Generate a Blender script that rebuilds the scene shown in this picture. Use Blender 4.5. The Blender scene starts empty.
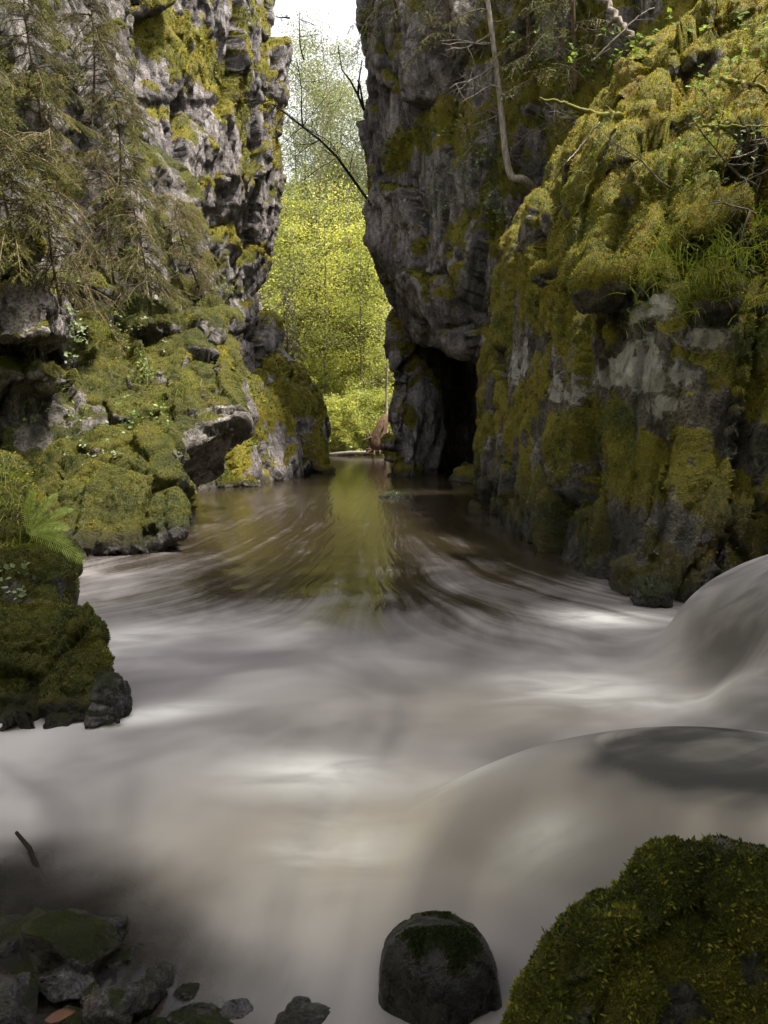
import bpy, bmesh, math, random
import numpy as np
from mathutils import Vector
from mathutils.bvhtree import BVHTree

random.seed(7)
RNG = np.random.default_rng(11)
scene = bpy.context.scene
COL = scene.collection
R = math.radians

# ------------------------------------------------------------------ camera
CAM_H = 1.6
FPX = 745.0
PITCH = math.atan(82 / FPX)
cam = bpy.data.cameras.new('camera')
cam.sensor_fit = 'VERTICAL'
cam.sensor_height = 36.0
cam.sensor_width = 27.0
cam.lens = 36.0 * FPX / 1024
cam.clip_start = 0.05
cam.clip_end = 3000
camo = bpy.data.objects.new('camera', cam)
COL.objects.link(camo)
camo.location = (0, 0, CAM_H)
camo.rotation_euler = (math.pi / 2 - PITCH, 0, 0)
scene.camera = camo
CP, SP = math.cos(PITCH), math.sin(PITCH)


def at(px, py, d):
    """world point at forward distance d (metres along +Y) in the direction of a photo position"""
    u = (px - 384) / FPX
    v = (512 - py) / FPX
    y = CP + v * SP
    z = -SP + v * CP
    s = d / y
    return np.array([u * s, d, CAM_H + z * s])


def wd(py):
    """forward distance at which the water plane is seen on this row"""
    v = (512 - py) / FPX
    return CAM_H * (CP + v * SP) / (SP - v * CP)


def onwater(px, py):
    return at(px, py, wd(py))


# ------------------------------------------------------------------ noise
def _hash(ix, iy, iz, seed):
    h = (ix.astype(np.int64) * 374761393 + iy.astype(np.int64) * 668265263 + iz.astype(np.int64) * 2147483647 + seed * 1274126177) & 0xFFFFFFFF
    h = ((h ^ (h >> 13)) * 1274126177) & 0xFFFFFFFF
    h = ((h ^ (h >> 16)) * 2246822519) & 0xFFFFFFFF
    h = h ^ (h >> 15)
    return h


def _h01(ix, iy, iz, seed):
    return (_hash(ix, iy, iz, seed) & 0xFFFFFF) / float(0x1000000)


def vnoise(p, seed=0):
    """smooth gradient noise, about -1..1"""
    i = np.floor(p).astype(np.int64)
    f = p - i
    w = f * f * f * (f * (f * 6 - 15) + 10)
    out = np.zeros(len(p))
    for dx in (0, 1):
        wx = w[:, 0] if dx else 1 - w[:, 0]
        for dy in (0, 1):
            wy = w[:, 1] if dy else 1 - w[:, 1]
            for dz in (0, 1):
                wz = w[:, 2] if dz else 1 - w[:, 2]
                h = _hash(i[:, 0] + dx, i[:, 1] + dy, i[:, 2] + dz, seed)
                gx = ((h & 0xFF) / 127.5) - 1
                gy = (((h >> 8) & 0xFF) / 127.5) - 1
                gz = (((h >> 16) & 0xFF) / 127.5) - 1
                out += wx * wy * wz * (gx * (f[:, 0] - dx) + gy * (f[:, 1] - dy) + gz * (f[:, 2] - dz))
    return out * 1.3


def fbm(p, octv=4, seed=0, gain=0.5, lac=2.03):
    a, s, out = 1.0, 1.0, np.zeros(len(p))
    for k in range(octv):
        out += a * vnoise(p * s + 17.3 * k, seed + k)
        a *= gain
        s *= lac
    return out


def worley(p, seed=0, jitter=0.95, tilt=False):
    """F1, F2 and a random value of the nearest cell"""
    i = np.floor(p).astype(np.int64)
    n = len(p)
    f1 = np.full(n, 9.0)
    f2 = np.full(n, 9.0)
    idv = np.zeros(n)
    til = np.zeros(n)
    for dx in (-1, 0, 1):
        for dy in (-1, 0, 1):
            for dz in (-1, 0, 1):
                cx, cy, cz = i[:, 0] + dx, i[:, 1] + dy, i[:, 2] + dz
                h = _hash(cx, cy, cz, seed)
                ox = cx + 0.5 + jitter * ((h & 0x3FF) / 1023.0 - 0.5)
                oy = cy + 0.5 + jitter * (((h >> 10) & 0x3FF) / 1023.0 - 0.5)
                oz = cz + 0.5 + jitter * (((h >> 20) & 0x3FF) / 1023.0 - 0.5)
                d = np.sqrt((p[:, 0] - ox) ** 2 + (p[:, 1] - oy) ** 2 + (p[:, 2] - oz) ** 2)
                near = d < f1
                f2 = np.where(near, f1, np.minimum(f2, d))
                idv = np.where(near, _h01(cx, cy, cz, seed + 5), idv)
                if tilt:
                    h2 = _hash(cx, cy, cz, seed + 9)
                    tv = (p[:, 0] - ox) * ((h2 & 0x3FF) / 511.5 - 1) + (p[:, 1] - oy) * (((h2 >> 10) & 0x3FF) / 511.5 - 1) + (p[:, 2] - oz) * (((h2 >> 20) & 0x3FF) / 511.5 - 1)
                    til = np.where(near, tv, til)
                f1 = np.where(near, d, f1)
    return (f1, f2, idv, til) if tilt else (f1, f2, idv)


def sstep(a, b, x):
    t = np.clip((x - a) / (b - a), 0, 1)
    return t * t * (3 - 2 * t)


# ------------------------------------------------------------------ mesh helpers
def np_mesh(name, V, quads=None, tris=None, attrs=None, smooth=True, mats=None):
    V = np.asarray(V, dtype=np.float32)
    q = np.zeros((0, 4), np.int32) if quads is None else np.asarray(quads, np.int32).reshape(-1, 4)
    t = np.zeros((0, 3), np.int32) if tris is None else np.asarray(tris, np.int32).reshape(-1, 3)
    me = bpy.data.meshes.new(name)
    me.vertices.add(len(V))
    me.vertices.foreach_set('co', V.ravel())
    nl = q.size + t.size
    me.loops.add(nl)
    me.loops.foreach_set('vertex_index', np.concatenate([q.ravel(), t.ravel()]).astype(np.int32))
    me.polygons.add(len(q) + len(t))
    st = np.concatenate([np.arange(len(q)) * 4, len(q) * 4 + np.arange(len(t)) * 3]).astype(np.int32)
    me.polygons.foreach_set('loop_start', st)
    me.update(calc_edges=True)
    me.validate()
    me.polygons.foreach_set('use_smooth', np.full(len(me.polygons), bool(smooth)))
    for k, a in (attrs or {}).items():
        at_ = me.attributes.new(k, 'FLOAT', 'POINT')
        at_.data.foreach_set('value', np.asarray(a, np.float32).ravel())
    for m in (mats or []):
        me.materials.append(m)
    me.update()
    return me


class MB:
    """collects pieces that make up ONE mesh"""
    def __init__(self):
        self.V, self.Q, self.T, self.tint, self.n = [], [], [], [], 0

    def add(self, V, quads=None, tris=None, tint=0.5):
        V = np.asarray(V, float).reshape(-1, 3)
        if quads is not None and len(quads):
            self.Q.append(np.asarray(quads, int).reshape(-1, 4) + self.n)
        if tris is not None and len(tris):
            self.T.append(np.asarray(tris, int).reshape(-1, 3) + self.n)
        self.V.append(V)
        self.tint.append(np.full(len(V), tint) if np.isscalar(tint) else np.asarray(tint, float))
        self.n += len(V)

    def tube(self, pts, radii, sides=6, tint=0.5):
        pts = np.asarray(pts, float)
        n = len(pts)
        radii = np.asarray(radii, float) if not np.isscalar(radii) else np.full(n, radii)
        tg = np.gradient(pts, axis=0)
        tg /= np.linalg.norm(tg, axis=1)[:, None] + 1e-9
        ref = np.array([0.31, 0.17, 0.93]) if abs(tg[0][2]) < 0.8 else np.array([0.95, 0.2, 0.1])
        a = np.cross(tg, ref)
        a /= np.linalg.norm(a, axis=1)[:, None] + 1e-9
        b = np.cross(tg, a)
        ang = np.arange(sides) * 2 * math.pi / sides
        ring = pts[:, None, :] + radii[:, None, None] * (np.cos(ang)[None, :, None] * a[:, None, :] + np.sin(ang)[None, :, None] * b[:, None, :])
        i = np.arange(n - 1)[:, None] * sides
        j = np.arange(sides)[None, :]
        k = (j + 1) % sides
        q = np.stack([i + j, i + k, i + sides + k, i + sides + j], axis=-1).reshape(-1, 4)
        V = ring.reshape(-1, 3)
        e = len(V)
        V = np.vstack([V, pts[-1:] + tg[-1:] * radii[-1], pts[:1]])
        t = [[(n - 1) * sides + s, (n - 1) * sides + (s + 1) % sides, e] for s in range(sides)]
        t += [[(s + 1) % sides, s, e + 1] for s in range(sides)]
        self.add(V, q, t, tint)

    def blades(self, base, tip, width, side, tint, bend=None, tri=True):
        """many thin triangles: base (N,3), tip (N,3), side (N,3) unit, width (N,)"""
        n = len(base)
        w = (np.asarray(width).reshape(-1, 1) if not np.isscalar(width) else width) * 0.5
        if tri:
            V = np.stack([base - side * w, base + side * w, tip], axis=1).reshape(-1, 3)
            t = np.arange(n)[:, None] * 3 + np.array([0, 1, 2])
            self.add(V, None, t, np.repeat(tint, 3))
        else:
            mid = (base + tip) * 0.5 + (0 if bend is None else bend)
            V = np.stack([base, mid - side * w, tip, mid + side * w], axis=1).reshape(-1, 3)
            q = np.arange(n)[:, None] * 4 + np.array([0, 1, 2, 3])
            self.add(V, q, None, np.repeat(tint, 4))

    def mesh(self, name, mat, smooth=True):
        V = np.vstack(self.V)
        Q = np.vstack(self.Q) if self.Q else None
        T = np.vstack(self.T) if self.T else None
        return np_mesh(name, V, Q, T, {'tint': np.concatenate(self.tint)}, smooth, [mat])

    def build(self, name, mat, parent=None, smooth=True, origin=None):
        me = self.mesh(name, mat, smooth)
        return link(name, me, parent)


def link(name, me, parent=None):
    o = bpy.data.objects.new(name, me)
    COL.objects.link(o)
    if parent is not None:
        o.parent = parent
    return o


def tag(o, label=None, cat=None, group=None, kind=None):
    if label: o['label'] = label
    if cat: o['category'] = cat
    if group: o['group'] = group
    if kind: o['kind'] = kind
    return o


def empty(name, loc, label=None, cat=None, group=None):
    o = bpy.data.objects.new(name, None)
    o.empty_display_size = 0.2
    COL.objects.link(o)
    o.location = [float(c) for c in loc]
    return tag(o, label, cat, group)


def place_child(o, root):
    """child built in world space: keep it there under its root"""
    o.parent = root
    o.location = [-root.location[i] for i in range(3)]
    return o


def copy_tree(o, loc, rz=0.0, sc=1.0, label=None):
    c = o.copy()
    COL.objects.link(c)
    for ch in o.children:
        k = ch.copy()
        COL.objects.link(k)
        k.parent = c
    c.location = [float(v) for v in loc]
    c.rotation_euler = (0, 0, rz)
    c.scale = (sc, sc, sc)
    if label: c['label'] = label
    return c


# ------------------------------------------------------------------ materials
def nmat(name):
    m = bpy.data.materials.new(name)
    m.use_nodes = True
    nt = m.node_tree
    for n in list(nt.nodes):
        nt.nodes.remove(n)
    return m, nt


class NT:
    def __init__(self, nt):
        self.nt = nt

    def n(self, t, **kw):
        nd = self.nt.nodes.new(t)
        for k, v in kw.items():
            setattr(nd, k, v)
        return nd

    def l(self, a, b):
        self.nt.links.new(a, b)

    def _in(self, sock, v):
        if hasattr(v, 'is_linked'):
            self.l(v, sock)
        elif isinstance(v, (tuple, list)):
            sock.default_value = (*v, 1.0) if len(v) == 3 and sock.type == 'RGBA' else v
        else:
            sock.default_value = v

    def math(self, op, a, b=0.0, c=None, clamp=False):
        nd = self.n('ShaderNodeMath', operation=op, use_clamp=clamp)
        self._in(nd.inputs[0], a)
        self._in(nd.inputs[1], b)
        if c is not None: self._in(nd.inputs[2], c)
        return nd.outputs[0]

    def mix(self, f, a, b, bt='MIX'):
        nd = self.n('ShaderNodeMix', data_type='RGBA', blend_type=bt)
        self._in(nd.inputs[0], f)
        self._in(nd.inputs[6], a)
        self._in(nd.inputs[7], b)
        return nd.outputs[2]

    def noise(self, vec, scale, detail=4, rough=0.55, dist=0.0, dim='3D'):
        nd = self.n('ShaderNodeTexNoise', noise_dimensions=dim)
        if vec is not None: self.l(vec, nd.inputs['Vector'])
        nd.inputs['Scale'].default_value = scale
        nd.inputs['Detail'].default_value = detail
        nd.inputs['Roughness'].default_value = rough
        nd.inputs['Distortion'].default_value = dist
        return nd.outputs[0]

    def voro(self, vec, scale, feat='F1'):
        nd = self.n('ShaderNodeTexVoronoi', feature=feat)
        if vec is not None: self.l(vec, nd.inputs['Vector'])
        nd.inputs['Scale'].default_value = scale
        return nd

    def ramp(self, f, stops):
        nd = self.n('ShaderNodeValToRGB')
        self.l(f, nd.inputs[0])
        cr = nd.color_ramp
        while len(cr.elements) < len(stops):
            cr.elements.new(0.5)
        for e, (p, c) in zip(cr.elements, stops):
            e.position = p
            e.color = (*c, 1.0) if not np.isscalar(c) else (c, c, c, 1.0)
        return nd.outputs[0]

    def step(self, f, a, b):
        nd = self.n('ShaderNodeMapRange', interpolation_type='SMOOTHSTEP')
        self._in(nd.inputs[0], f)
        nd.inputs[1].default_value = a
        nd.inputs[2].default_value = b
        nd.inputs[3].default_value = 0
        nd.inputs[4].default_value = 1
        return nd.outputs[0]

    def attr(self, name):
        return self.n('ShaderNodeAttribute', attribute_name=name).outputs['Fac']

    def pos(self):
        return self.n('ShaderNodeNewGeometry').outputs['Position']

    def mapping(self, vec, scale=(1, 1, 1), rot=(0, 0, 0)):
        nd = self.n('ShaderNodeMapping')
        self.l(vec, nd.inputs[0])
        nd.inputs['Scale'].default_value = scale
        nd.inputs['Rotation'].default_value = rot
        return nd.outputs[0]

    def bump(self, h, strength, dist, normal=None):
        nd = self.n('ShaderNodeBump')
        self.l(h, nd.inputs['Height'])
        nd.inputs['Strength'].default_value = strength
        nd.inputs['Distance'].default_value = dist
        if normal is not None: self.l(normal, nd.inputs['Normal'])
        return nd.outputs[0]


def rock_mat(name, dark, mid, pale, lichen=0.35, s=1.0, moss_cols=None, wet_top=0.35, lichen_col=(0.3, 0.285, 0.26), rough=0.8, ws=1.0):
    m, nt = nmat(name)
    N = NT(nt)
    P = N.pos()
    P2 = N.mapping(P, (1, 1, 0.45), (0.15, 0.25, 0))
    n1 = N.noise(P2, 1.1 * s, 9, 0.62, 0.4)
    n2 = N.noise(P, 7 * s, 8, 0.65)
    n3 = N.noise(P, 34 * s, 5, 0.6)
    base = N.ramp(N.math('ADD', N.math('MULTIPLY', n1, 0.6), N.math('MULTIPLY', n2, 0.4)), [(0.32, dark), (0.47, mid), (0.6, pale), (0.72, mid)])
    base = N.mix(N.math('MULTIPLY', N.step(n3, 0.45, 0.62), 0.7), base, dark)
    base = N.mix(N.math('MULTIPLY', N.step(N.noise(P, 26 * s, 6, 0.7, 0.5), 0.55, 0.66), 0.5), base, pale)
    # lichen blotches
    lf = N.noise(P, 3.2 * s, 7, 0.7, 0.6)
    lm = N.math('MAXIMUM', N.math('MULTIPLY', N.step(lf, 0.56, 0.62), lichen), N.step(N.math('ADD', N.attr('lichen'), N.math('MULTIPLY', N.math('SUBTRACT', lf, 0.5), 1.6)), 0.4, 0.5))
    base = N.mix(lm, base, lichen_col)
    # brown mineral stains
    st = N.step(N.noise(P2, 2.3 * s, 4, 0.6), 0.56, 0.7)
    base = N.mix(N.math('MULTIPLY', st, 0.35), base, (0.10, 0.062, 0.035))
    # dark drip marks
    dr = N.noise(N.mapping(P, (3.2, 3.2, 0.25)), 1.3, 5, 0.6, 0.3)
    base = N.mix(N.math('MULTIPLY', N.step(dr, 0.5, 0.66), 0.6), base, (0.022, 0.02, 0.02))
    # cracks computed with the shape
    base = N.mix(N.math('MULTIPLY', N.attr('crack'), 0.6), base, (0.015, 0.014, 0.012))
    # moss
    mc = moss_cols or ((0.035, 0.046, 0.005), (0.13, 0.126, 0.008), (0.26, 0.215, 0.013), (0.095, 0.05, 0.012))
    mn = N.math('ADD', N.math('MULTIPLY', N.noise(P, 1.9 * s, 5, 0.6, 0.5), 0.6), N.math('MULTIPLY', N.noise(P, 0.6 * s, 3, 0.5), 0.4))
    mf = N.noise(P, 22 * s, 4, 0.7)
    mcol = N.ramp(N.math('ADD', N.math('MULTIPLY', mn, 0.7), N.math('MULTIPLY', mf, 0.3)), [(0.36, mc[0]), (0.46, mc[1]), (0.55, mc[2]), (0.63, mc[3])])
    vs = N.voro(P, 55 * s)
    mcol = N.mix(N.math('MULTIPLY', vs.outputs['Distance'], 0.55), mcol, (0.012, 0.014, 0.004))
    mfac = N.step(N.math('ADD', N.math('SUBTRACT', N.attr('moss'), N.math('MULTIPLY', N.attr('lichen'), 1.2)), N.math('MULTIPLY', N.math('SUBTRACT', N.noise(P, 5.5 * s, 7, 0.7), 0.5), 1.5)), 0.36, 0.58)
    sep = N.n('ShaderNodeSeparateXYZ')
    N.l(P, sep.inputs[0])
    wet = N.math('SUBTRACT', 1.0, N.step(N.math('ADD', sep.outputs[2], N.math('MULTIPLY', N.math('SUBTRACT', n1, 0.5), 0.5)), wet_top * 0.3, wet_top))
    col = N.mix(mfac, base, mcol)
    col = N.mix(N.math('MULTIPLY', wet, 0.72), col, (0.012, 0.011, 0.009))
    bs = N.n('ShaderNodeBsdfPrincipled')
    N.l(col, bs.inputs['Base Color'])
    rr = N.math('SUBTRACT', rough, N.math('MULTIPLY', wet, 0.45))
    N.l(rr, bs.inputs['Roughness'])
    bs.inputs['Specular IOR Level'].default_value = 0.3
    hb = N.math('ADD', N.math('MULTIPLY', n2, 0.7), N.math('MULTIPLY', n3, 0.35))
    hm = N.math('ADD', N.math('MULTIPLY', mf, 0.6), N.math('MULTIPLY', N.noise(P, 70 * s, 3, 0.6), 0.5))
    hh = N.n('ShaderNodeMix', data_type='FLOAT')
    N.l(mfac, hh.inputs[0]); N.l(hb, hh.inputs[2]); N.l(hm, hh.inputs[3])
    va = N.voro(N.mapping(P, (1, 1, 0.4), (0.2, 0.3, 0)), 1.7 * s)
    va.distance = 'MANHATTAN'
    vb = N.voro(N.mapping(P2, (1, 1, 0.8), (0.3, -0.2, 0.4)), 5.0 * s)
    vb.distance = 'MANHATTAN'
    fac_h = N.math('ADD', va.outputs['Distance'], N.math('MULTIPLY', vb.outputs['Distance'], 0.4))
    fac_h = N.math('ADD', fac_h, N.math('MULTIPLY', N.noise(P2, 3.0 * s, 8, 0.7, 0.3), 0.6))
    b1 = N.bump(N.math('MULTIPLY', fac_h, N.math('SUBTRACT', 1.0, N.math('MULTIPLY', mfac, 0.8))), 0.8, 0.3 / s)
    N.l(N.bump(hh.outputs[0], 1.0, 0.12 / s, b1), bs.inputs['Normal'])
    out = N.n('ShaderNodeOutputMaterial')
    N.l(bs.outputs[0], out.inputs[0])
    return m


def leaf_mat(name, stops, transl=0.45, rough=0.6, tcol=None, spec=0.25, vary=0.0):
    m, nt = nmat(name)
    N = NT(nt)
    t = N.attr('tint')
    col = N.ramp(t, stops)
    if vary:
        rnd = N.n('ShaderNodeObjectInfo').outputs['Random']
        col = N.mix(N.math('MULTIPLY', rnd, vary), col, N.mix(1.0, col, (0.38, 0.5, 0.45), 'MULTIPLY'))
    bs = N.n('ShaderNodeBsdfPrincipled')
    N.l(col, bs.inputs['Base Color'])
    bs.inputs['Roughness'].default_value = rough
    bs.inputs['Specular IOR Level'].default_value = spec
    out = N.n('ShaderNodeOutputMaterial')
    if transl > 0:
        tr = N.n('ShaderNodeBsdfTranslucent')
        N.l(N.mix(1.0, col, tcol or (1.5, 1.5, 0.8), 'MULTIPLY'), tr.inputs[0])
        mx = N.n('ShaderNodeMixShader')
        mx.inputs[0].default_value = transl
        N.l(bs.outputs[0], mx.inputs[1])
        N.l(tr.outputs[0], mx.inputs[2])
        N.l(mx.outputs[0], out.inputs[0])
    else:
        N.l(bs.outputs[0], out.inputs[0])
    return m


def bark_mat(name, a, b, moss=0.0, s=1.0):
    m, nt = nmat(name)
    N = NT(nt)
    P = N.pos()
    n = N.noise(N.mapping(P, (14 * s, 14 * s, 4 * s)), 1.0, 6, 0.65, 0.3)
    col = N.ramp(n, [(0.33, a), (0.66, b)])
    if moss:
        mm = N.step(N.noise(P, 9 * s, 5, 0.6), 0.62 - 0.25 * moss, 0.7 - 0.25 * moss)
        col = N.mix(mm, col, (0.11, 0.105, 0.016))
    bs = N.n('ShaderNodeBsdfPrincipled')
    N.l(col, bs.inputs['Base Color'])
    bs.inputs['Roughness'].default_value = 0.85
    bs.inputs['Specular IOR Level'].default_value = 0.15
    N.l(N.bump(n, 0.8, 0.02), bs.inputs['Normal'])
    out = N.n('ShaderNodeOutputMaterial')
    N.l(bs.outputs[0], out.inputs[0])
    return m


M_CLIFF = rock_mat('cliff_rock', (0.05, 0.042, 0.042), (0.21, 0.183, 0.18), (0.4, 0.36, 0.35), 0.55, 0.8)
M_WALL = rock_mat('mossy_wall_rock', (0.024, 0.02, 0.017), (0.1, 0.085, 0.066), (0.24, 0.21, 0.18), 0.65, 1.0, wet_top=1.3)
LEFTMOSS = ((0.018, 0.024, 0.004), (0.055, 0.06, 0.006), (0.115, 0.105, 0.009), (0.06, 0.036, 0.01))
M_BOULDER = rock_mat('mossy_boulder_rock', (0.035, 0.031, 0.027), (0.14, 0.122, 0.108), (0.31, 0.28, 0.26), 0.5, 1.2, wet_top=0.5, moss_cols=LEFTMOSS)
M_NEAR = rock_mat('near_boulder_rock', (0.022, 0.02, 0.018), (0.065, 0.058, 0.05), (0.16, 0.14, 0.13), 0.25, 2.5, wet_top=0.2,
                  moss_cols=((0.014, 0.018, 0.003), (0.055, 0.058, 0.006), (0.12, 0.105, 0.011), (0.07, 0.046, 0.013)))
M_WETROCK = rock_mat('wet_rock', (0.007, 0.006, 0.007), (0.026, 0.023, 0.025), (0.13, 0.115, 0.132), 0.3, 4.0, wet_top=0.08, rough=0.3,
                     moss_cols=((0.006, 0.009, 0.002), (0.014, 0.02, 0.003), (0.025, 0.032, 0.004), (0.014, 0.014, 0.005)))
M_ROUND = rock_mat('black_wet_rock', (0.004, 0.0037, 0.004), (0.01, 0.0095, 0.01), (0.026, 0.024, 0.027), 0.03, 4.0, wet_top=0.1, rough=0.45,
                   moss_cols=((0.004, 0.007, 0.0015), (0.01, 0.015, 0.002), (0.02, 0.026, 0.003), (0.01, 0.012, 0.003)))
M_MOSS = leaf_mat('moss_leaves', [(0.0, (0.02, 0.03, 0.004)), (0.25, (0.065, 0.082, 0.006)), (0.5, (0.17, 0.17, 0.009)), (0.7, (0.31, 0.265, 0.018)), (0.82, (0.22, 0.14, 0.014)), (1.0, (0.09, 0.042, 0.011))], 0.3, 0.7)
M_MOSSD = leaf_mat('dark_moss_leaves', [(0.0, (0.012, 0.018, 0.003)), (0.35, (0.045, 0.055, 0.006)), (0.7, (0.13, 0.135, 0.012)), (1.0, (0.22, 0.19, 0.03))], 0.3, 0.6)
M_GRASS = leaf_mat('grass_blades', [(0.0, (0.04, 0.06, 0.01)), (0.5, (0.11, 0.14, 0.02)), (0.85, (0.22, 0.22, 0.05)), (1.0, (0.3, 0.25, 0.12))], 0.35, 0.5)
M_FERN = leaf_mat('fern_leaf', [(0.0, (0.1, 0.15, 0.03)), (1.0, (0.34, 0.4, 0.11))], 0.35, 0.7, None, 0.08)
M_HERB = leaf_mat('herb_leaf', [(0.0, (0.04, 0.07, 0.015)), (0.6, (0.12, 0.17, 0.04)), (1.0, (0.24, 0.28, 0.12))], 0.35, 0.7, None, 0.08)
M_PALEHERB = leaf_mat('pale_leaf', [(0.0, (0.07, 0.09, 0.04)), (0.6, (0.16, 0.19, 0.1)), (1.0, (0.3, 0.32, 0.22))], 0.3, 0.7, None, 0.08)
M_NEEDLE = leaf_mat('spruce_needles', [(0.0, (0.018, 0.026, 0.008)), (0.5, (0.05, 0.06, 0.014)), (1.0, (0.13, 0.13, 0.03))], 0.2, 0.6)
M_DRYNEEDLE = leaf_mat('sparse_spruce_needles', [(0.0, (0.03, 0.026, 0.012)), (0.45, (0.085, 0.078, 0.03)), (0.75, (0.13, 0.115, 0.042)), (1.0, (0.22, 0.18, 0.08))], 0.2, 0.7)
M_OLIVE = leaf_mat('olive_spruce_needles', [(0.0, (0.022, 0.026, 0.007)), (0.45, (0.07, 0.075, 0.018)), (0.75, (0.12, 0.12, 0.03)), (1.0, (0.2, 0.17, 0.06))], 0.25, 0.65)
M_SPRING = leaf_mat('spring_leaves', [(0.0, (0.1, 0.12, 0.03)), (0.4, (0.28, 0.3, 0.075)), (0.8, (0.45, 0.43, 0.12)), (1.0, (0.54, 0.49, 0.18))], 0.5, 0.6, (1.5, 1.45, 1.0), 0.25, 0.7)
M_DULL = leaf_mat('sparse_leaves', [(0.0, (0.06, 0.07, 0.035)), (0.6, (0.14, 0.155, 0.07)), (1.0, (0.26, 0.27, 0.12))], 0.4, 0.6, (1.1, 1.1, 0.9))
M_BARK = bark_mat('grey_bark', (0.045, 0.035, 0.028), (0.17, 0.14, 0.115))
M_PALEBARK = bark_mat('pale_bark', (0.12, 0.1, 0.085), (0.34, 0.3, 0.26))
M_BRBARK = bark_mat('brown_bark', (0.05, 0.035, 0.022), (0.2, 0.15, 0.1))
M_MOSSBARK = bark_mat('mossy_bark', (0.05, 0.04, 0.025), (0.16, 0.13, 0.08), 1.0)
M_TWIG = bark_mat('dry_twig', (0.06, 0.05, 0.042), (0.2, 0.175, 0.15))
M_ROOT = bark_mat('root_wood', (0.025, 0.016, 0.01), (0.11, 0.068, 0.04))
M_DARKWOOD = bark_mat('wet_wood', (0.005, 0.004, 0.0035), (0.014, 0.01, 0.008))


def ground_mat():
    m, nt = nmat('forest_floor')
    N = NT(nt)
    P = N.pos()
    n = N.noise(P, 0.35, 6, 0.6)
    n2 = N.noise(P, 9, 5, 0.65)
    leafy = N.ramp(N.math('ADD', N.math('MULTIPLY', n, 0.6), N.math('MULTIPLY', n2, 0.4)), [(0.35, (0.035, 0.03, 0.014)), (0.5, (0.12, 0.13, 0.03)), (0.65, (0.22, 0.22, 0.05))])
    v = N.voro(P, 9)
    peb = N.mix(N.step(v.outputs['Distance'], 0.25, 0.6), N.mix(0.6, N.ramp(n2, [(0.3, (0.03, 0.022, 0.013)), (0.7, (0.1, 0.07, 0.035))]), N.ramp(N.noise(v.outputs['Position'], 31, 2), [(0.35, (0.3, 0.3, 0.3)), (0.65, (1, 1, 1))]), 'MULTIPLY'), (0.012, 0.009, 0.006))
    sep = N.n('ShaderNodeSeparateXYZ')
    N.l(P, sep.inputs[0])
    c = N.mix(N.step(sep.outputs[2], -0.05, 0.25), peb, leafy)
    bs = N.n('ShaderNodeBsdfPrincipled')
    N.l(c, bs.inputs['Base Color'])
    bs.inputs['Roughness'].default_value = 0.85
    N.l(N.bump(n2, 0.8, 0.06), bs.inputs['Normal'])
    out = N.n('ShaderNodeOutputMaterial')
    N.l(bs.outputs[0], out.inputs[0])
    return m


# ------------------------------------------------------------------ rock building
def hull_bm(bm, pts):
    vs = [bm.verts.new([float(c) for c in p]) for p in pts]
    res = bmesh.ops.convex_hull(bm, input=vs, use_existing_faces=False)
    junk = [g for g in res['geom_interior'] + res['geom_unused'] if isinstance(g, bmesh.types.BMVert) and g.is_valid]
    if junk:
        bmesh.ops.delete(bm, geom=list(set(junk)), context='VERTS')


def ball_bm(bm, c, r, rot=0.0, sub=3):
    res = bmesh.ops.create_icosphere(bm, subdivisions=sub, radius=1.0)
    cz, sz = math.cos(rot), math.sin(rot)
    for v in res['verts']:
        x, y, z = v.co.x * r[0], v.co.y * r[1], v.co.z * r[2]
        v.co = (c[0] + x * cz - z * sz, c[1] + y, c[2] + x * sz + z * cz)


def voxel_mesh(bm, voxel, smooth_it=4):
    me = bpy.data.meshes.new('tmp')
    bmesh.ops.recalc_face_normals(bm, faces=bm.faces)
    bm.to_mesh(me)
    o = bpy.data.objects.new('tmp', me)
    COL.objects.link(o)
    r = o.modifiers.new('r', 'REMESH')
    r.mode = 'VOXEL'
    r.voxel_size = voxel
    if smooth_it:
        s = o.modifiers.new('s', 'SMOOTH')
        s.factor = 0.5
        s.iterations = smooth_it
    dg = bpy.context.evaluated_depsgraph_get()
    ev = o.evaluated_get(dg)
    m2 = ev.to_mesh()
    V = np.zeros(len(m2.vertices) * 3, np.float32)
    m2.vertices.foreach_get('co', V)
    V = V.reshape(-1, 3).astype(float)
    L = np.zeros(len(m2.loops), np.int32)
    m2.loops.foreach_get('vertex_index', L)
    tot = np.zeros(len(m2.polygons), np.int32)
    m2.polygons.foreach_get('loop_total', tot)
    st = np.zeros(len(m2.polygons), np.int32)
    m2.polygons.foreach_get('loop_start', st)
    q = st[tot == 4]
    t = st[tot == 3]
    Q = L[q[:, None] + np.arange(4)] if len(q) else np.zeros((0, 4), int)
    T = L[t[:, None] + np.arange(3)] if len(t) else np.zeros((0, 3), int)
    ev.to_mesh_clear()
    bpy.data.objects.remove(o)
    bpy.data.meshes.remove(me)
    bm.free()
    return V, Q, T


def vnormals(V, Q, T):
    n = np.zeros_like(V)
    if len(Q):
        fn = np.cross(V[Q[:, 2]] - V[Q[:, 0]], V[Q[:, 3]] - V[Q[:, 1]])
        for k in range(4):
            np.add.at(n, Q[:, k], fn)
    if len(T):
        fn = np.cross(V[T[:, 1]] - V[T[:, 0]], V[T[:, 2]] - V[T[:, 0]])
        for k in range(3):
            np.add.at(n, T[:, k], fn)
    return n / (np.linalg.norm(n, axis=1)[:, None] + 1e-12)


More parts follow.
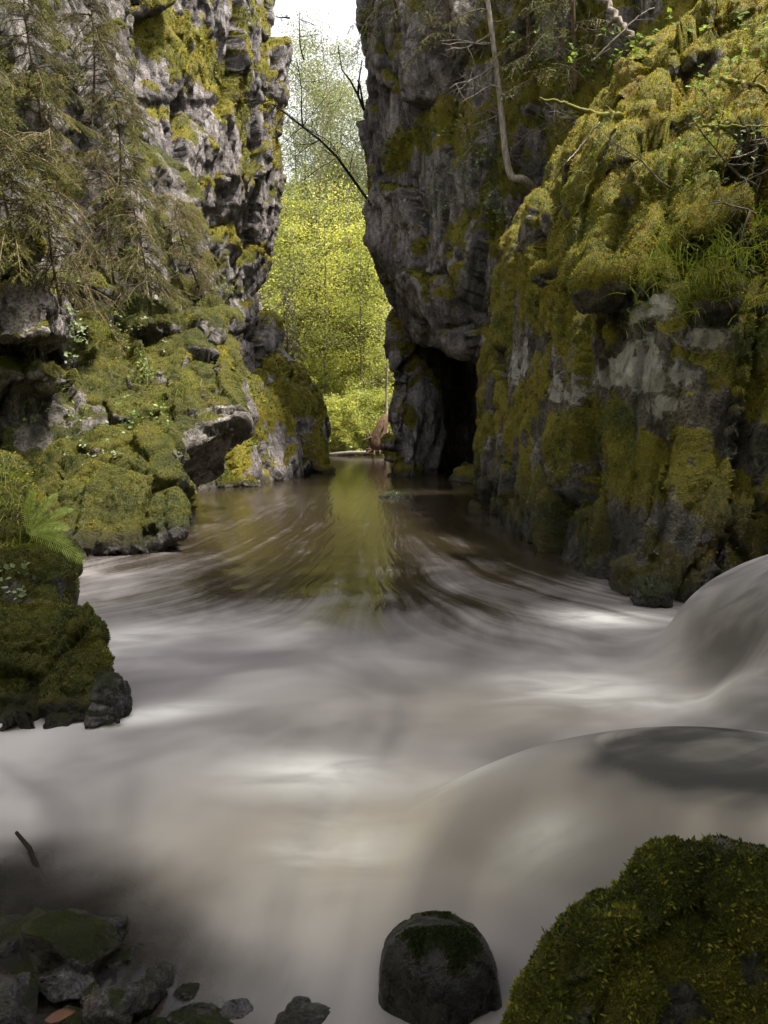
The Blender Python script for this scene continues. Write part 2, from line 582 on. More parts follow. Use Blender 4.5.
def neigh_avg(x, V, Q, it=1):
    """average a per-vertex quantity over quad neighbours"""
    for _ in range(it):
        s = np.zeros_like(x)
        c = np.zeros(len(V))
        m = x[Q].mean(axis=1)
        for k in range(4):
            np.add.at(s, Q[:, k], m)
            np.add.at(c, Q[:, k], 1)
        cc = np.maximum(c, 1)
        x = s / (cc[:, None] if x.ndim > 1 else cc)
    return x


SURF = []          # (object name, V, Q, T) of everything plants may stand on


def rockify(V, Q, T, seed, big=0.35, block=1.6, block_amp=0.25, small=0.5, small_amp=0.07, tilt=(0.25, 0.2), stretch=0.45,
            moss_bias=0.0, moss_up=1.0, moss_amp=0.1, moss_scale=3.0, fine=0.03, mossfn=None, rib=0.0, moss_ns=0.8):
    N = vnormals(V, Q, T)
    # strata frame: long axis tilted from the vertical
    ax = np.array([tilt[0], tilt[1], 1.0])
    ax /= np.linalg.norm(ax)
    warp = np.stack([fbm(V * 0.6 + 3, 3, seed + 1), fbm(V * 0.6 + 31, 3, seed + 2), fbm(V * 0.6 + 57, 3, seed + 3)], 1)

    def strat(P, s):
        a = P @ ax
        return (P - a[:, None] * ax * (1 - stretch)) / s
    d = big * fbm(V / (block * 2.2), 3, seed + 7)
    f1, f2, idv, tl = worley(strat(V + warp * block * 0.1, block), seed + 11, tilt=True)
    crack1 = 1 - sstep(0.0, 0.07, f2 - f1)
    d += block_amp * ((idv - 0.5) * 1.6 + tl * 1.5) - block_amp * 0.35 * crack1
    g1, g2, idg, tg = worley(strat(V + warp * small * 0.15, small), seed + 23, tilt=True)
    crack2 = 1 - sstep(0.0, 0.09, g2 - g1)
    d += small_amp * ((idg - 0.5) * 1.6 + tg * 1.6) - small_amp * 0.4 * crack2
    ribv = 0
    if rib:
        a_ = V @ ax
        rp = V - a_[:, None] * ax * 0.9 + warp * 0.25
        r1 = np.abs(vnoise(rp / (small * 1.5), seed + 71))
        r2 = np.abs(vnoise(rp / (small * 0.6), seed + 72))
        d += rib * (np.minimum(r1 * 3.2, 1.0) - 0.7) + rib * 0.4 * (np.minimum(r2 * 3.2, 1.0) - 0.7)
        ribv = np.maximum(sstep(0.1, 0.0, r1), 0.7 * sstep(0.1, 0.0, r2))
    V = V + N * d[:, None]
    N = vnormals(V, Q, T)
    Ns = neigh_avg(N, V, Q, 3) if len(Q) else N
    Ns /= np.linalg.norm(Ns, axis=1)[:, None] + 1e-9
    h1, h2, idh, th = worley(strat(V + warp * 0.1, small * 0.36), seed + 29, tilt=True)
    rid = 1 - np.abs(fbm(V / (small * 0.9), 5, seed + 31, 0.6))
    V = V + N * (fine * (rid - 0.6) + small_amp * 0.45 * ((idh - 0.5) * 1.4 + th * 1.5))[:, None]
    mo = moss_up * Ns[:, 2] + 0.75 * fbm(V * moss_ns, 4, seed + 41) + moss_bias
    if mossfn is not None:
        mo = mo + mossfn(V, Ns)
    moss = sstep(0.0, 0.55, mo)
    c1, _, cid = worley(V * moss_scale + warp, seed + 51)
    c2, _, _ = worley(V * moss_scale * 2.9, seed + 61)
    puff = np.clip(1 - c1 * c1 * 1.4, 0, 1) * (0.5 + 0.8 * cid) + 0.35 * np.clip(1 - c2 * c2 * 1.5, 0, 1)
    V = V + (Ns * 0.75 + np.array([0, 0, 0.25])) * (moss * moss_amp * puff)[:, None]
    crack = np.clip(np.maximum(np.maximum(crack1, 0.7 * crack2), ribv), 0, 1) * (1 - moss)
    return V, moss, crack


def add_surf(name, V, Q, T):
    SURF.append((name, V, Q, T))


def cliff(name, hulls, balls, voxel, mat, seed, smooth_it=4, lichen=(), **kw):
    bm = bmesh.new()
    for h in hulls:
        hull_bm(bm, h)
    for b in balls:
        ball_bm(bm, *b)
    V, Q, T = voxel_mesh(bm, voxel, smooth_it)
    V, moss, crack = rockify(V, Q, T, seed, **kw)
    li = np.zeros(len(V))
    for wx, wy, wz, rx, rz in lichen:
        li = np.maximum(li, np.exp(-(((V[:, 0] - wx) / rx) ** 2 + ((V[:, 1] - wy) / 0.9) ** 2 + ((V[:, 2] - wz) / rz) ** 2)))
    moss = moss * (1 - li)
    me = np_mesh(name, V, Q, T, {'moss': moss, 'crack': crack, 'lichen': li}, True, [mat])
    o = link(name, me)
    add_surf(name, V, Q, T)
    return o, (V, Q, T, moss)


CAMP = np.array([0, 0, CAM_H])


def scatter(geo, n, power=1.0, thresh=0.3, facing=-0.25, nearbias=0.0, zmin=0.12, extra=None):
    """sample n points on the mossy quads that can be seen from about here"""
    V, Q, T, moss = geo
    c = V[Q].mean(axis=1)
    e1, e2 = V[Q[:, 2]] - V[Q[:, 0]], V[Q[:, 3]] - V[Q[:, 1]]
    fn = np.cross(e1, e2)
    ar = np.linalg.norm(fn, axis=1) * 0.5
    fn = fn / (2 * ar[:, None] + 1e-12)
    vd = CAMP - c
    dist = np.linalg.norm(vd, axis=1)
    cs = (fn * vd).sum(1) / dist
    m = moss[Q].mean(axis=1)
    w = ar * np.clip(m - thresh, 0, 1) ** power * (cs > facing) * (c[:, 2] > zmin)
    uu = c[:, 0] / np.maximum(c[:, 1], 0.1)
    w *= (np.abs(uu) < 0.75) & (c[:, 1] > 0.3)
    if extra is not None:
        w = w * extra(c, fn)
    if nearbias:
        w = w / dist ** nearbias
    if w.sum() <= 0:
        return np.zeros((0, 3)), np.zeros((0, 3))
    idx = RNG.choice(len(Q), n, p=w / w.sum())
    a, b = RNG.random(n), RNG.random(n)
    q = Q[idx]
    P = (V[q[:, 0]] * ((1 - a) * (1 - b))[:, None] + V[q[:, 1]] * (a * (1 - b))[:, None] + V[q[:, 2]] * (a * b)[:, None] + V[q[:, 3]] * ((1 - a) * b)[:, None])
    return P, fn[idx]


def runit(n):
    v = RNG.normal(size=(n, 3))
    return v / np.linalg.norm(v, axis=1)[:, None]


def moss_tufts(name, geo, n, size, mat, parent=None, root=None, droop=0.0, up=0.35, spread=0.8, tone=0.0, wid=0.4, **kw):
    P, Nn = scatter(geo, n, **kw)
    if not len(P):
        return None
    mb = MB()
    d = Nn + np.array([0, 0, up]) + runit(len(P)) * spread + np.array([0, 0, -droop])
    d /= np.linalg.norm(d, axis=1)[:, None]
    ln = size * (0.5 + RNG.random(len(P)) ** 2 * 1.2)
    sd = np.cross(d, runit(len(P)))
    sd /= np.linalg.norm(sd, axis=1)[:, None] + 1e-9
    patch = 0.5 + 0.6 * fbm(P * 0.7, 2, 76) + 0.6 * fbm(P * 2.3, 3, 77) + 0.35 * fbm(P * 9, 2, 78)
    tint = np.clip(patch + tone + RNG.normal(0, 0.13, len(P)), 0, 1)
    mb.blades(P - Nn * size * 0.1, P + d * ln[:, None], ln * wid, sd, tint, tri=False)
    o = mb.build(name, mat, None, smooth=False)
    if root is not None:
        place_child(o, root)
    return o


# =================================================================== the rock walls
def gauss(x, y, cx, cy, rx, ry, rot=0.0):
    c, s = math.cos(rot), math.sin(rot)
    dx, dy = x - cx, y - cy
    a = (dx * c + dy * s) / rx
    b = (-dx * s + dy * c) / ry
    return np.exp(-(a * a + b * b))


def A(*t):
    return [at(*p) for p in t]


def off(p, dx, dy, dz=0.0):
    return p + np.array([dx, dy, dz])


def band(rows, back=(0, 8, 0)):
    """rows of (px,py,d) triples plus the same points pushed back into the hillside"""
    f = [at(*p) for p in rows]
    return f + [p + np.array(back) for p in f]


# ---- far left cliff
def Lrow(py, ex, d=31, mid=None):
    m = mid or (ex - 75, d - 5)
    return [(ex, py, d), (m[0], py, m[1]), (ex - 210, py, 21), (ex - 330, py, 17)]


LB = (-6, 9, 0)
hl = [
    band(Lrow(-75, 276) + Lrow(15, 282) + Lrow(100, 281), LB),
    band(Lrow(70, 272) + Lrow(130, 280) + Lrow(175, 290) + Lrow(208, 286), LB),
    band(Lrow(198, 286) + Lrow(250, 270) + Lrow(300, 263, 31, (225, 29)), LB),
    band(Lrow(290, 264, 31, (225, 29)) + Lrow(340, 266, 31, (222, 29)) + Lrow(400, 280, 31, (215, 27)), LB),
    band([(280, 360, 31.5), (300, 384, 31), (317, 398, 30.8), (321, 432, 30.8), (333, 468, 31), (318, 476, 28), (285, 484, 23.5), (250, 490, 22), (255, 420, 24), (262, 380, 27), (200, 400, 22), (200, 495, 20)], LB),
]
lc, geo_lc = cliff('cliff', hl, [], 0.08, M_CLIFF, 101, big=0.35, block=1.9, block_amp=0.45, small=0.65, small_amp=0.1, tilt=(-0.25, 0.3), stretch=0.32, rib=0.07,
                   moss_bias=-0.16, moss_amp=0.07, moss_scale=3.0, fine=0.02, mossfn=lambda V, N: 0.75 * gauss(V[:, 0], V[:, 2], *at(165, 40, 25)[[0, 2]], 1.2, 1.2) + 0.55 * gauss(V[:, 0], V[:, 2], *at(245, 100, 29)[[0, 2]], 1.5, 3.0) + 0.5 * gauss(V[:, 0], V[:, 2], *at(230, 235, 28)[[0, 2]], 1.2, 0.7) + 0.5 * gauss(V[:, 0], V[:, 2], *at(295, 400, 30)[[0, 2]], 0.9, 0.9))
tag(lc, 'tall pale grey rock face with moss ledges left of the narrow gap', 'cliff', kind='structure')

# ---- far right cliff
def Rrow(py, ex, d=27.5, mid=(455, 23.5)):
    return [(ex, py, d), (mid[0], py, mid[1]), (560, py, 20), (640, py, 18), (780, py, 17)]


RB = (5, 9, 0)
hr = [
    band(Rrow(-60, 356) + Rrow(0, 357) + Rrow(50, 352) + Rrow(100, 361), RB),
    band(Rrow(90, 361) + Rrow(130, 358) + Rrow(200, 369) + Rrow(240, 367), RB),
    band(Rrow(225, 367) + Rrow(270, 379) + [(391, 300, 27.5), (399, 328, 27), (420, 336, 25.5), (452, 350, 23.5), (490, 348, 21.5), (560, 360, 20)], RB),
    band([(399, 318, 28.5), (397, 380, 28), (392, 425, 26.8), (388, 479, 26), (408, 481, 26.6), (424, 440, 28.2), (428, 330, 29)], (3, 8, 0)),
    band([(400, 300, 35), (400, 480, 35), (560, 300, 31), (560, 490, 31)], (3, 5, 0)),
    band([(494, 330, 22.5), (494, 490, 22.5), (540, 330, 20), (540, 490, 20)], (3, 5, 0)),
]
rc, geo_rc = cliff('cliff', hr, [], 0.08, M_CLIFF, 202, big=0.35, block=1.9, block_amp=0.42, small=0.65, small_amp=0.1, tilt=(0.2, 0.2), stretch=0.35, rib=0.07,
                   moss_bias=-0.12, moss_amp=0.07, moss_scale=3.0, fine=0.02, mossfn=lambda V, N: 0.55 * sstep(1.5, 4.0, V[:, 0]) * sstep(6, 9, V[:, 2]) + 0.5 * gauss(V[:, 0], V[:, 2], *at(410, 150, 26)[[0, 2]], 1.1, 1.0) + 0.5 * gauss(V[:, 0], V[:, 2], *at(450, 300, 24)[[0, 2]], 1.2, 0.5))
tag(rc, 'tall overhanging dark grey rock face with a cave at its foot right of the gap', 'cliff', kind='structure')

# ---- right mossy wall with its slope
WB = (5.5, 3.5, 0)
hw = [
    band([(512, 250, 16.5), (497, 330, 16.3), (474, 460, 16.3), (480, 507, 16.3), (560, 262, 12.2), (553, 567, 9.4), (605, 300, 9.6), (640, 604, 7.4)], WB),
    band([(600, 296, 9.5), (590, 580, 8.6), (645, 604, 7.2), (655, 290, 8.4), (720, 300, 7.9), (720, 606, 7.0), (950, 320, 7.2), (950, 610, 6.7)], WB),
    band([(510, 255, 16.5), (530, 200, 16.5), (575, 140, 15.5), (600, 118, 13.5), (645, 55, 14), (705, -5, 14.5), (820, -70, 14.5), (1000, -70, 12), (600, 292, 9.7), (655, 276, 8.7), (760, 296, 8.0), (950, 310, 7.2), (560, 262, 12.6)], (4, 4, 0)),
]
bw = [
    (at(590, 275, 12.1), (0.85, 0.6, 0.32)), (at(632, 288, 8.75), (0.52, 0.45, 0.22)),
    (at(690, 205, 10.6), (1.15, 0.9, 0.6)), (at(640, 195, 11.4), (0.8, 0.8, 0.75)), (at(735, 250, 9.0), (0.9, 0.7, 0.5)),
    (at(690, 75, 12.8), (0.85, 0.7, 0.5)), (at(610, 165, 12.8), (0.7, 0.7, 0.7)), (at(670, 145, 11.9), (0.9, 0.7, 0.5)), (at(745, 130, 11.6), (0.8, 0.7, 0.45)),
    (at(560, 225, 14), (0.6, 0.6, 0.6)), (at(730, 35, 13.4), (0.9, 0.7, 0.5)),
]


def wall_moss(V, N):
    return 0.35 * sstep(2.4, 3.4, V[:, 2]) + 0.5 * sstep(3.0, 2.2, V[:, 2]) * (0.22 + 1.2 * fbm(V * np.array([1.8, 1.8, 0.5]), 3, 91))


rw, geo_rw = cliff('cliff', hw, bw, 0.05, M_WALL, 309, smooth_it=5, lichen=[(*at(px, py, d), rx, rz) for px, py, d, rx, rz in ((636, 372, 8.4, 0.2, 0.42), (640, 405, 8.4, 0.13, 0.35), (617, 375, 8.6, 0.12, 0.2), (664, 378, 8.2, 0.12, 0.16), (656, 405, 8.2, 0.1, 0.12), (682, 375, 8, 0.08, 0.08), (582, 395, 9.2, 0.08, 0.13), (563, 385, 9.8, 0.09, 0.3), (643, 312, 8.5, 0.22, 0.16), (500, 400, 16, 0.25, 0.9), (522, 370, 14, 0.2, 0.5), (700, 340, 7.9, 0.2, 0.12))], big=0.12, block=0.85, block_amp=0.24, small=0.34, small_amp=0.06, tilt=(0.3, 0.35), stretch=0.16, rib=0.06,
                   moss_bias=0.02, moss_up=0.95, moss_amp=0.05, moss_scale=2.6, fine=0.02, mossfn=wall_moss)
tag(rw, 'broad moss covered rock wall rising from the water on the right', 'cliff', kind='structure')

# ---- left wall that carries the spruces, and its terrace
hlw = [
    band([(130, -70, 19), (134, 60, 18.5), (150, 130, 18.5), (-60, -70, 13), (-120, 130, 11.5), (-160, -70, 11), (-60, 150, 13)], (-6, 4, 0)),
    band([(150, 120, 18.5), (195, 205, 18.5), (230, 275, 18.5), (232, 340, 18), (-60, 130, 13), (-60, 340, 12.5), (-200, 130, 11), (-200, 340, 10), (60, 200, 14.5), (60, 340, 14)], (-6, 4, 0)),
    band([(232, 325, 17), (240, 428, 15), (232, 400, 14), (-60, 330, 12.5), (-200, 330, 10), (-200, 560, 8), (60, 350, 13.5), (190, 312, 15), (222, 360, 14.5), (100, 330, 14), (165, 480, 14.8), (120, 560, 12.5), (0, 560, 9.5)], (-6, 3, 0)),
]
blw = [(at(60, 290, 12.4), (1.0, 0.6, 0.35)), (at(150, 330, 14), (0.8, 0.6, 0.4)), (at(20, 380, 11.2), (0.9, 0.6, 0.35)), (at(195, 335, 14.4), (0.5, 0.5, 0.35))]
lw, geo_lw = cliff('cliff', hlw, blw, 0.065, M_BOULDER, 404, smooth_it=4, big=0.3, block=1.4, block_amp=0.28, small=0.5, small_amp=0.08, tilt=(-0.25, 0.3), stretch=0.4, rib=0.1,
                   moss_bias=-0.14, moss_amp=0.06, moss_scale=3.0, fine=0.05)
tag(lw, 'steep overgrown rock slope with hanging spruce twigs on the left', 'cliff', kind='structure')

# =================================================================== boulders
def boulder(name, label, hulls, balls, voxel, mat, seed, group=None, moss=None, smooth_it=5, cat='boulder', **kw):
    bm = bmesh.new()
    for h in hulls:
        hull_bm(bm, h)
    for b in balls:
        ball_bm(bm, *b)
    V, Q, T = voxel_mesh(bm, voxel, smooth_it)
    V, mo, crack = rockify(V, Q, T, seed, **kw)
    c = V.mean(axis=0)
    c[2] = V[:, 2].min()
    me = np_mesh(name, V - c, Q, T, {'moss': mo, 'crack': crack}, True, [mat])
    o = link(name, me)
    o.location = c
    tag(o, label, cat, group)
    add_surf(name, V, Q, T)
    geo = (V, Q, T, mo)
    if moss:
        for i, mk in enumerate(moss):
            moss_tufts('moss', geo, root=o, **mk)
    return o, geo


KB = dict(big=0.1, block=0.8, block_amp=0.12, small=0.28, small_amp=0.04, stretch=0.6, moss_amp=0.02, moss_scale=4.5, fine=0.02)
boulder('boulder', 'big yellow-green mossy boulder standing in the left edge of the pool',
        [band([(28, 500, 10.4), (60, 452, 10.6), (110, 428, 10.9), (150, 432, 10.9), (168, 452, 10.6), (184, 505, 10.0), (182, 528, 9.8), (158, 548, 9.8), (85, 566, 9.3), (30, 566, 9.3), (20, 530, 9.6)], (-0.5, 1.8, 0.1))], [], 0.035, M_BOULDER, 511,
        moss=[dict(n=70000, size=0.015, mat=M_MOSS, zmin=0.3, tone=-0.2)], moss_bias=0.12, moss_up=0.9, **KB)
boulder('boulder', 'leaning mossy slab with a dark underside behind the big left boulder',
        [band([(100, 345, 13.6), (188, 322, 14.2), (226, 365, 13.4), (239, 428, 12.4), (229, 446, 12.8), (190, 507, 14.2), (168, 503, 14.2), (166, 458, 11.7), (120, 425, 11.9), (60, 400, 12), (60, 500, 13.5)], (-0.8, 1.6, 0))],
        [], 0.04, M_BOULDER, 522, moss=[dict(n=60000, size=0.016, mat=M_MOSS, tone=-0.24)], moss_bias=-0.1, moss_up=1.1, **KB)
boulder('rock', 'grey lichen-speckled rock block jutting out at the left edge',
        [band([(-50, 285, 10.4), (-50, 338, 10.2), (38, 282, 10.6), (50, 300, 10.5), (46, 332, 10.3), (20, 340, 10.2)], (-0.4, 1.8, 0.1))], [], 0.04, M_CLIFF, 533, cat='rock',
        moss=[dict(n=6000, size=0.028, mat=M_MOSS)], moss_bias=-0.25, **KB)
boulder('rock', 'rounded moss cushion rock above the grey block at the left edge',
        [], [(at(10, 262, 10.9), (0.62, 0.5, 0.3), 0.35)], 0.035, M_BOULDER, 534, cat='rock',
        moss=[dict(n=10000, size=0.028, mat=M_MOSS)], moss_bias=0.5, **KB)
boulder('rock', 'low mossy rock at the water line below the far left cliff',
        [band([(204, 488, 20.5), (212, 466, 21.5), (232, 450, 22), (252, 468, 22), (262, 488, 21)], (-0.8, 1.5, 0))], [], 0.06, M_BOULDER, 545, cat='rock',
        moss=[dict(n=9000, size=0.05, mat=M_MOSS)], moss_bias=0.35, **KB)
boulder('rock', 'flat pale-edged rock perched on the mossy slab by the dark cleft',
        [band([(180, 345, 14), (205, 335, 14.2), (225, 348, 14), (230, 372, 13.6), (205, 385, 13.4), (182, 372, 13.4)], (-0.3, 0.8, 0.1))], [], 0.035, M_CLIFF, 546, cat='rock',
        moss=[dict(n=8000, size=0.026, mat=M_MOSS)], moss_bias=-0.05, **KB)
boulder('rock', 'mossy bank of earth and rock under the fern at the left edge',
        [band([(-120, 470, 7.2), (5, 478, 7.0), (38, 520, 6.6), (62, 565, 6.2), (60, 610, 5.9), (-120, 620, 5.9)], (-0.8, 1.6, 0))], [], 0.03, M_BOULDER, 547, cat='rock',
        moss=[dict(n=16000, size=0.024, mat=M_MOSS)], moss_bias=0.4, **KB)
KN = dict(big=0.07, block=0.5, block_amp=0.06, small=0.17, small_amp=0.02, stretch=0.7, moss_amp=0.045, moss_scale=8, fine=0.014)
boulder('boulder', 'dark two-humped mossy boulder at the left edge in front of the white water',
        [band([(-90, 560, 5.0), (10, 552, 5.0), (45, 556, 4.9), (66, 590, 4.7), (74, 640, 4.5), (74, 720, 4.0), (-90, 770, 3.9)], (-0.5, 0.9, 0)),
         band([(-60, 640, 4.2), (60, 622, 4.4), (98, 618, 4.4), (110, 650, 4.3), (108, 695, 4.05), (84, 722, 3.92), (0, 752, 3.75), (-90, 780, 3.7)], (-0.5, 0.7, 0))], [], 0.022, M_NEAR, 551,
        moss=[dict(n=80000, size=0.011, mat=M_MOSSD, zmin=0.14, tone=-0.05)], moss_bias=0.36, moss_up=0.75, moss_ns=2.0, **{**KN, 'moss_amp': 0.028})
boulder('rock', 'small wet dark rock at the foot of the two-humped mossy boulder',
        [band([(84, 712, 3.95), (92, 690, 4.0), (108, 688, 4.02), (119, 706, 3.96), (120, 722, 3.9), (88, 728, 3.85)], (-0.05, 0.25, 0))], [], 0.014, M_WETROCK, 552, cat='rock', moss_bias=-0.6, **{**KN, 'big': 0.03, 'block_amp': 0.03})
KM = dict(big=0.04, block=0.35, block_amp=0.018, small=0.11, small_amp=0.012, stretch=0.8, moss_amp=0.008, moss_scale=19, fine=0.008)
boulder('boulder', 'nearest boulder covered in leafy green moss at the lower right',
        [band([(640, 884, 1.62), (665, 856, 1.66), (715, 850, 1.68), (765, 866, 1.66), (860, 910, 1.6), (860, 1200, 1.35), (600, 1180, 1.35), (606, 1000, 1.5), (622, 910, 1.58)], (0.15, 0.34, -0.3)),
         band([(500, 1040, 1.4), (524, 985, 1.46), (560, 935, 1.52), (590, 918, 1.54), (625, 915, 1.55), (660, 1000, 1.45), (660, 1200, 1.3), (490, 1200, 1.3)], (0.12, 0.26, -0.17))], [], 0.012, M_NEAR, 561,
        moss=[dict(n=110000, size=0.0062, mat=M_MOSSD, zmin=-0.1, spread=1.2, wid=0.5, thresh=0.3, power=0.6, tone=-0.14), dict(n=9000, size=0.012, mat=M_MOSSD, zmin=-0.1, spread=1.0, wid=0.4, thresh=0.4, tone=0.18)], moss_bias=0.42, moss_up=0.3, moss_ns=4.5, **KM)
boulder('boulder', 'round dark wet boulder with a thin moss cap at the bottom centre',
        [band([(376, 1080, 1.9), (378, 990, 1.9), (382, 955, 1.92), (396, 938, 1.95), (424, 926, 1.97), (456, 928, 1.97), (480, 943, 1.95), (497, 966, 1.92), (507, 1010, 1.9), (508, 1080, 1.9), (440, 990, 1.82), (440, 1080, 1.78)], (0.02, 0.24, -0.12))], [], 0.01, M_ROUND, 571, smooth_it=40,
        moss=[dict(n=7000, size=0.005, mat=M_MOSSD, tone=-0.4, thresh=0.3)], moss_bias=-0.75, moss_ns=6.0, moss_up=1.0, **{**KM, 'block_amp': 0.006, 'small_amp': 0.004, 'big': 0.012, 'moss_amp': 0.003, 'fine': 0.004})
# small round stone at the foot of the right wall, and one under the far cave
boulder('rock', 'small round purple-grey stone in the water at the foot of the right wall',
        [], [(onwater(650, 602) + np.array([0, 0, 0.05]), (0.2, 0.18, 0.14))], 0.02, M_WETROCK, 572, cat='rock', moss_bias=-0.5, **{**KN, 'big': 0.03, 'block_amp': 0.03})
boulder('rock', 'flat wet stone breaking the calm water below the far right cliff',
        [], [(onwater(395, 497) + np.array([0, 0, -0.02]), (0.42, 0.3, 0.07))], 0.03, M_WETROCK, 573, cat='rock', moss_bias=-0.5, **{**KN, 'big': 0.03, 'block_amp': 0.02})
boulder('rock', 'low grey ledge rock at the cave mouth under the overhang',
        [band([(446, 480, 24), (456, 469, 24.4), (476, 472, 23.5), (488, 486, 21.5)], (0.5, 1.5, 0))], [], 0.06, M_CLIFF, 574, cat='rock', moss_bias=-0.3, **KB)

# stones at the bottom left, wet, half under water
def stone(label, px, py, d, r, seed, mat=M_WETROCK, moss=-0.3, flat=0.7, rz=0.0):
    rg = np.random.default_rng(seed)
    bm = bmesh.new()
    bmesh.ops.create_icosphere(bm, subdivisions=5, radius=1.0)
    V = np.array([v.co[:] for v in bm.verts])
    F = np.array([[v.index for v in f.verts] for f in bm.faces])
    bm.free()
    n = rg.normal(size=(13, 3))
    n /= np.linalg.norm(n, axis=1)[:, None]
    h = 0.62 + 0.38 * rg.random(13)
    dt = V @ n.T
    rr = np.min(np.where(dt > 0.05, h[None, :] / np.maximum(dt, 0.05), 9), axis=1)
    rr = np.minimum(rr, 1.25)
    V = V * rr[:, None]
    V = V * np.array([1, 0.85, flat]) * r
    ca, sa = math.cos(rz), math.sin(rz)
    V = np.stack([V[:, 0] * ca - V[:, 1] * sa, V[:, 0] * sa + V[:, 1] * ca, V[:, 2]], 1)
    Nn = vnormals(V, np.zeros((0, 4), int), F)
    V = V + Nn * (r * 0.07 * fbm(V / r * 2.2, 5, seed))[:, None]
    c = at(px, py, d) - np.array([0, 0, 0.035])
    mo = sstep(0, 0.6, Nn[:, 2] + 0.8 * fbm((V + c) * 7, 3, seed + 3) + moss)
    me = np_mesh('stone', V, None, F, {'moss': mo, 'crack': np.zeros(len(V))}, True, [mat])
    o = link('stone', me)
    o.location = c
    return tag(o, label, 'stone', 'wet stones at the lower left water edge')


stone('largest dark mossy stone of the lower left pile, half under the milky water', 68, 940, 2.12, 0.17, 1, moss=-0.35, flat=0.6)
stone('purple-grey rough stone in front of the largest mossy stone', 64, 972, 1.98, 0.085, 2, moss=-0.9)
stone('pale edged stone at the lower left corner', 8, 1000, 1.87, 0.1, 3, moss=-0.4)
stone('sharp blue-grey angular stone nearest the milky water at lower left', 141, 992, 1.9, 0.06, 4, moss=-1.2, flat=0.9, rz=0.5)
stone('tall dark stone standing just left of the angular blue-grey stone', 108, 1005, 1.86, 0.065, 5, moss=-0.6, flat=0.9)
stone('long low dark stone to the right of the angular blue-grey stone', 200, 1012, 1.86, 0.11, 6, moss=-0.3, flat=0.45)
stone('flat black stone at the bottom edge beside the round wet boulder', 300, 1020, 1.86, 0.11, 7, moss=-0.9, flat=0.4)
stone('small dark pebble between the round wet boulder and the flat black stone', 350, 1018, 1.87, 0.05, 8, moss=-0.9, flat=0.5)
stone('greenish stone at the bottom edge below the angular stone', 160, 1024, 1.82, 0.06, 9, moss=0.0)
stone('dark sunken stone at the left edge beyond the pile', 14, 935, 2.2, 0.13, 10, moss=-0.5, flat=0.4)
stone('lilac tinted stone at the bottom edge beside the orange leaf', 38, 1016, 1.83, 0.055, 11, moss=-1.2)
stone('dark stone sunk in brown water right of the largest mossy stone', 128, 950, 2.12, 0.1, 12, moss=-0.4, flat=0.35)

for k, (px, py, d, r, lab) in enumerate([
        (22, 968, 2.02, 0.06, 'small black stone between the left corner stone and the rough purple-grey one'), (92, 985, 1.93, 0.04, 'fist-sized wet pebble left of the tall dark stone'),
        (120, 1020, 1.83, 0.04, 'small dark pebble in front of the tall dark stone'), (75, 1008, 1.86, 0.045, 'black pebble just above the dead leaf'),
        (185, 985, 1.95, 0.045, 'sunken brown pebble behind the long low dark stone'), (236, 1006, 1.88, 0.05, 'dark pebble at the right end of the long low stone'),
        (40, 915, 2.25, 0.07, 'sunken stone behind the largest mossy stone'), (100, 920, 2.22, 0.075, 'brown stone under water behind the pile on its right'),
        (160, 965, 2.03, 0.06, 'flat sunken stone right behind the angular blue-grey stone'), (18, 1022, 1.82, 0.05, 'wet pebble in the very corner at lower left'), (262, 1022, 1.84, 0.05, 'low black pebble left of the flat black stone')]):
    stone(lab, px, py, d, r, 40 + k, moss=-0.7 if k % 3 else -0.2, flat=0.65, rz=k)

# moss on the cliffs: nobody could count it
tag(moss_tufts('moss', geo_rw, 340000, 0.024, M_MOSS, zmin=0.4, droop=0.1, nearbias=0.6, tone=0.07, extra=lambda c, fn: 0.3 + 0.7 * sstep(1.8, 3.2, c[:, 2])), 'moss cushions over the right rock wall and its slope', 'moss', kind='stuff')
tag(moss_tufts('moss', geo_lw, 220000, 0.022, M_MOSS, zmin=0.4, droop=0.1, nearbias=0.6, tone=-0.26), 'moss over the overgrown left slope', 'moss', kind='stuff')
tag(moss_tufts('moss', geo_lc, 60000, 0.075, M_MOSS, zmin=0.4, droop=0.2, tone=-0.05), 'moss on the ledges of the far left cliff', 'moss', kind='stuff')
tag(moss_tufts('moss', geo_rc, 40000, 0.075, M_MOSS, zmin=0.4, droop=0.2, tone=-0.2), 'moss on the ledges of the far right cliff', 'moss', kind='stuff')

# =================================================================== ray helper
def build_bvh():
    vs, fs, n = [], [], 0
    for _, V, Q, T in SURF:
        vs.append(V)
        fs += (Q + n).tolist()
        fs += (T + n).tolist()
        n += len(V)
    return BVHTree.FromPolygons(np.vstack(vs).tolist(), fs)


BVH = build_bvh()


def surf(px, py, dflt=12.0):
    p = at(px, py, 10.0)
    d = Vector((p - CAMP).tolist()).normalized()
    hit = BVH.ray_cast(Vector(CAMP.tolist()), d)
    if hit[0] is None:
        return at(px, py, dflt), np.array([0, 0, 1.0])
    nn = np.array(hit[1])
    if (nn * np.array(d)).sum() > 0:
        nn = -nn
    return np.array(hit[0]), nn


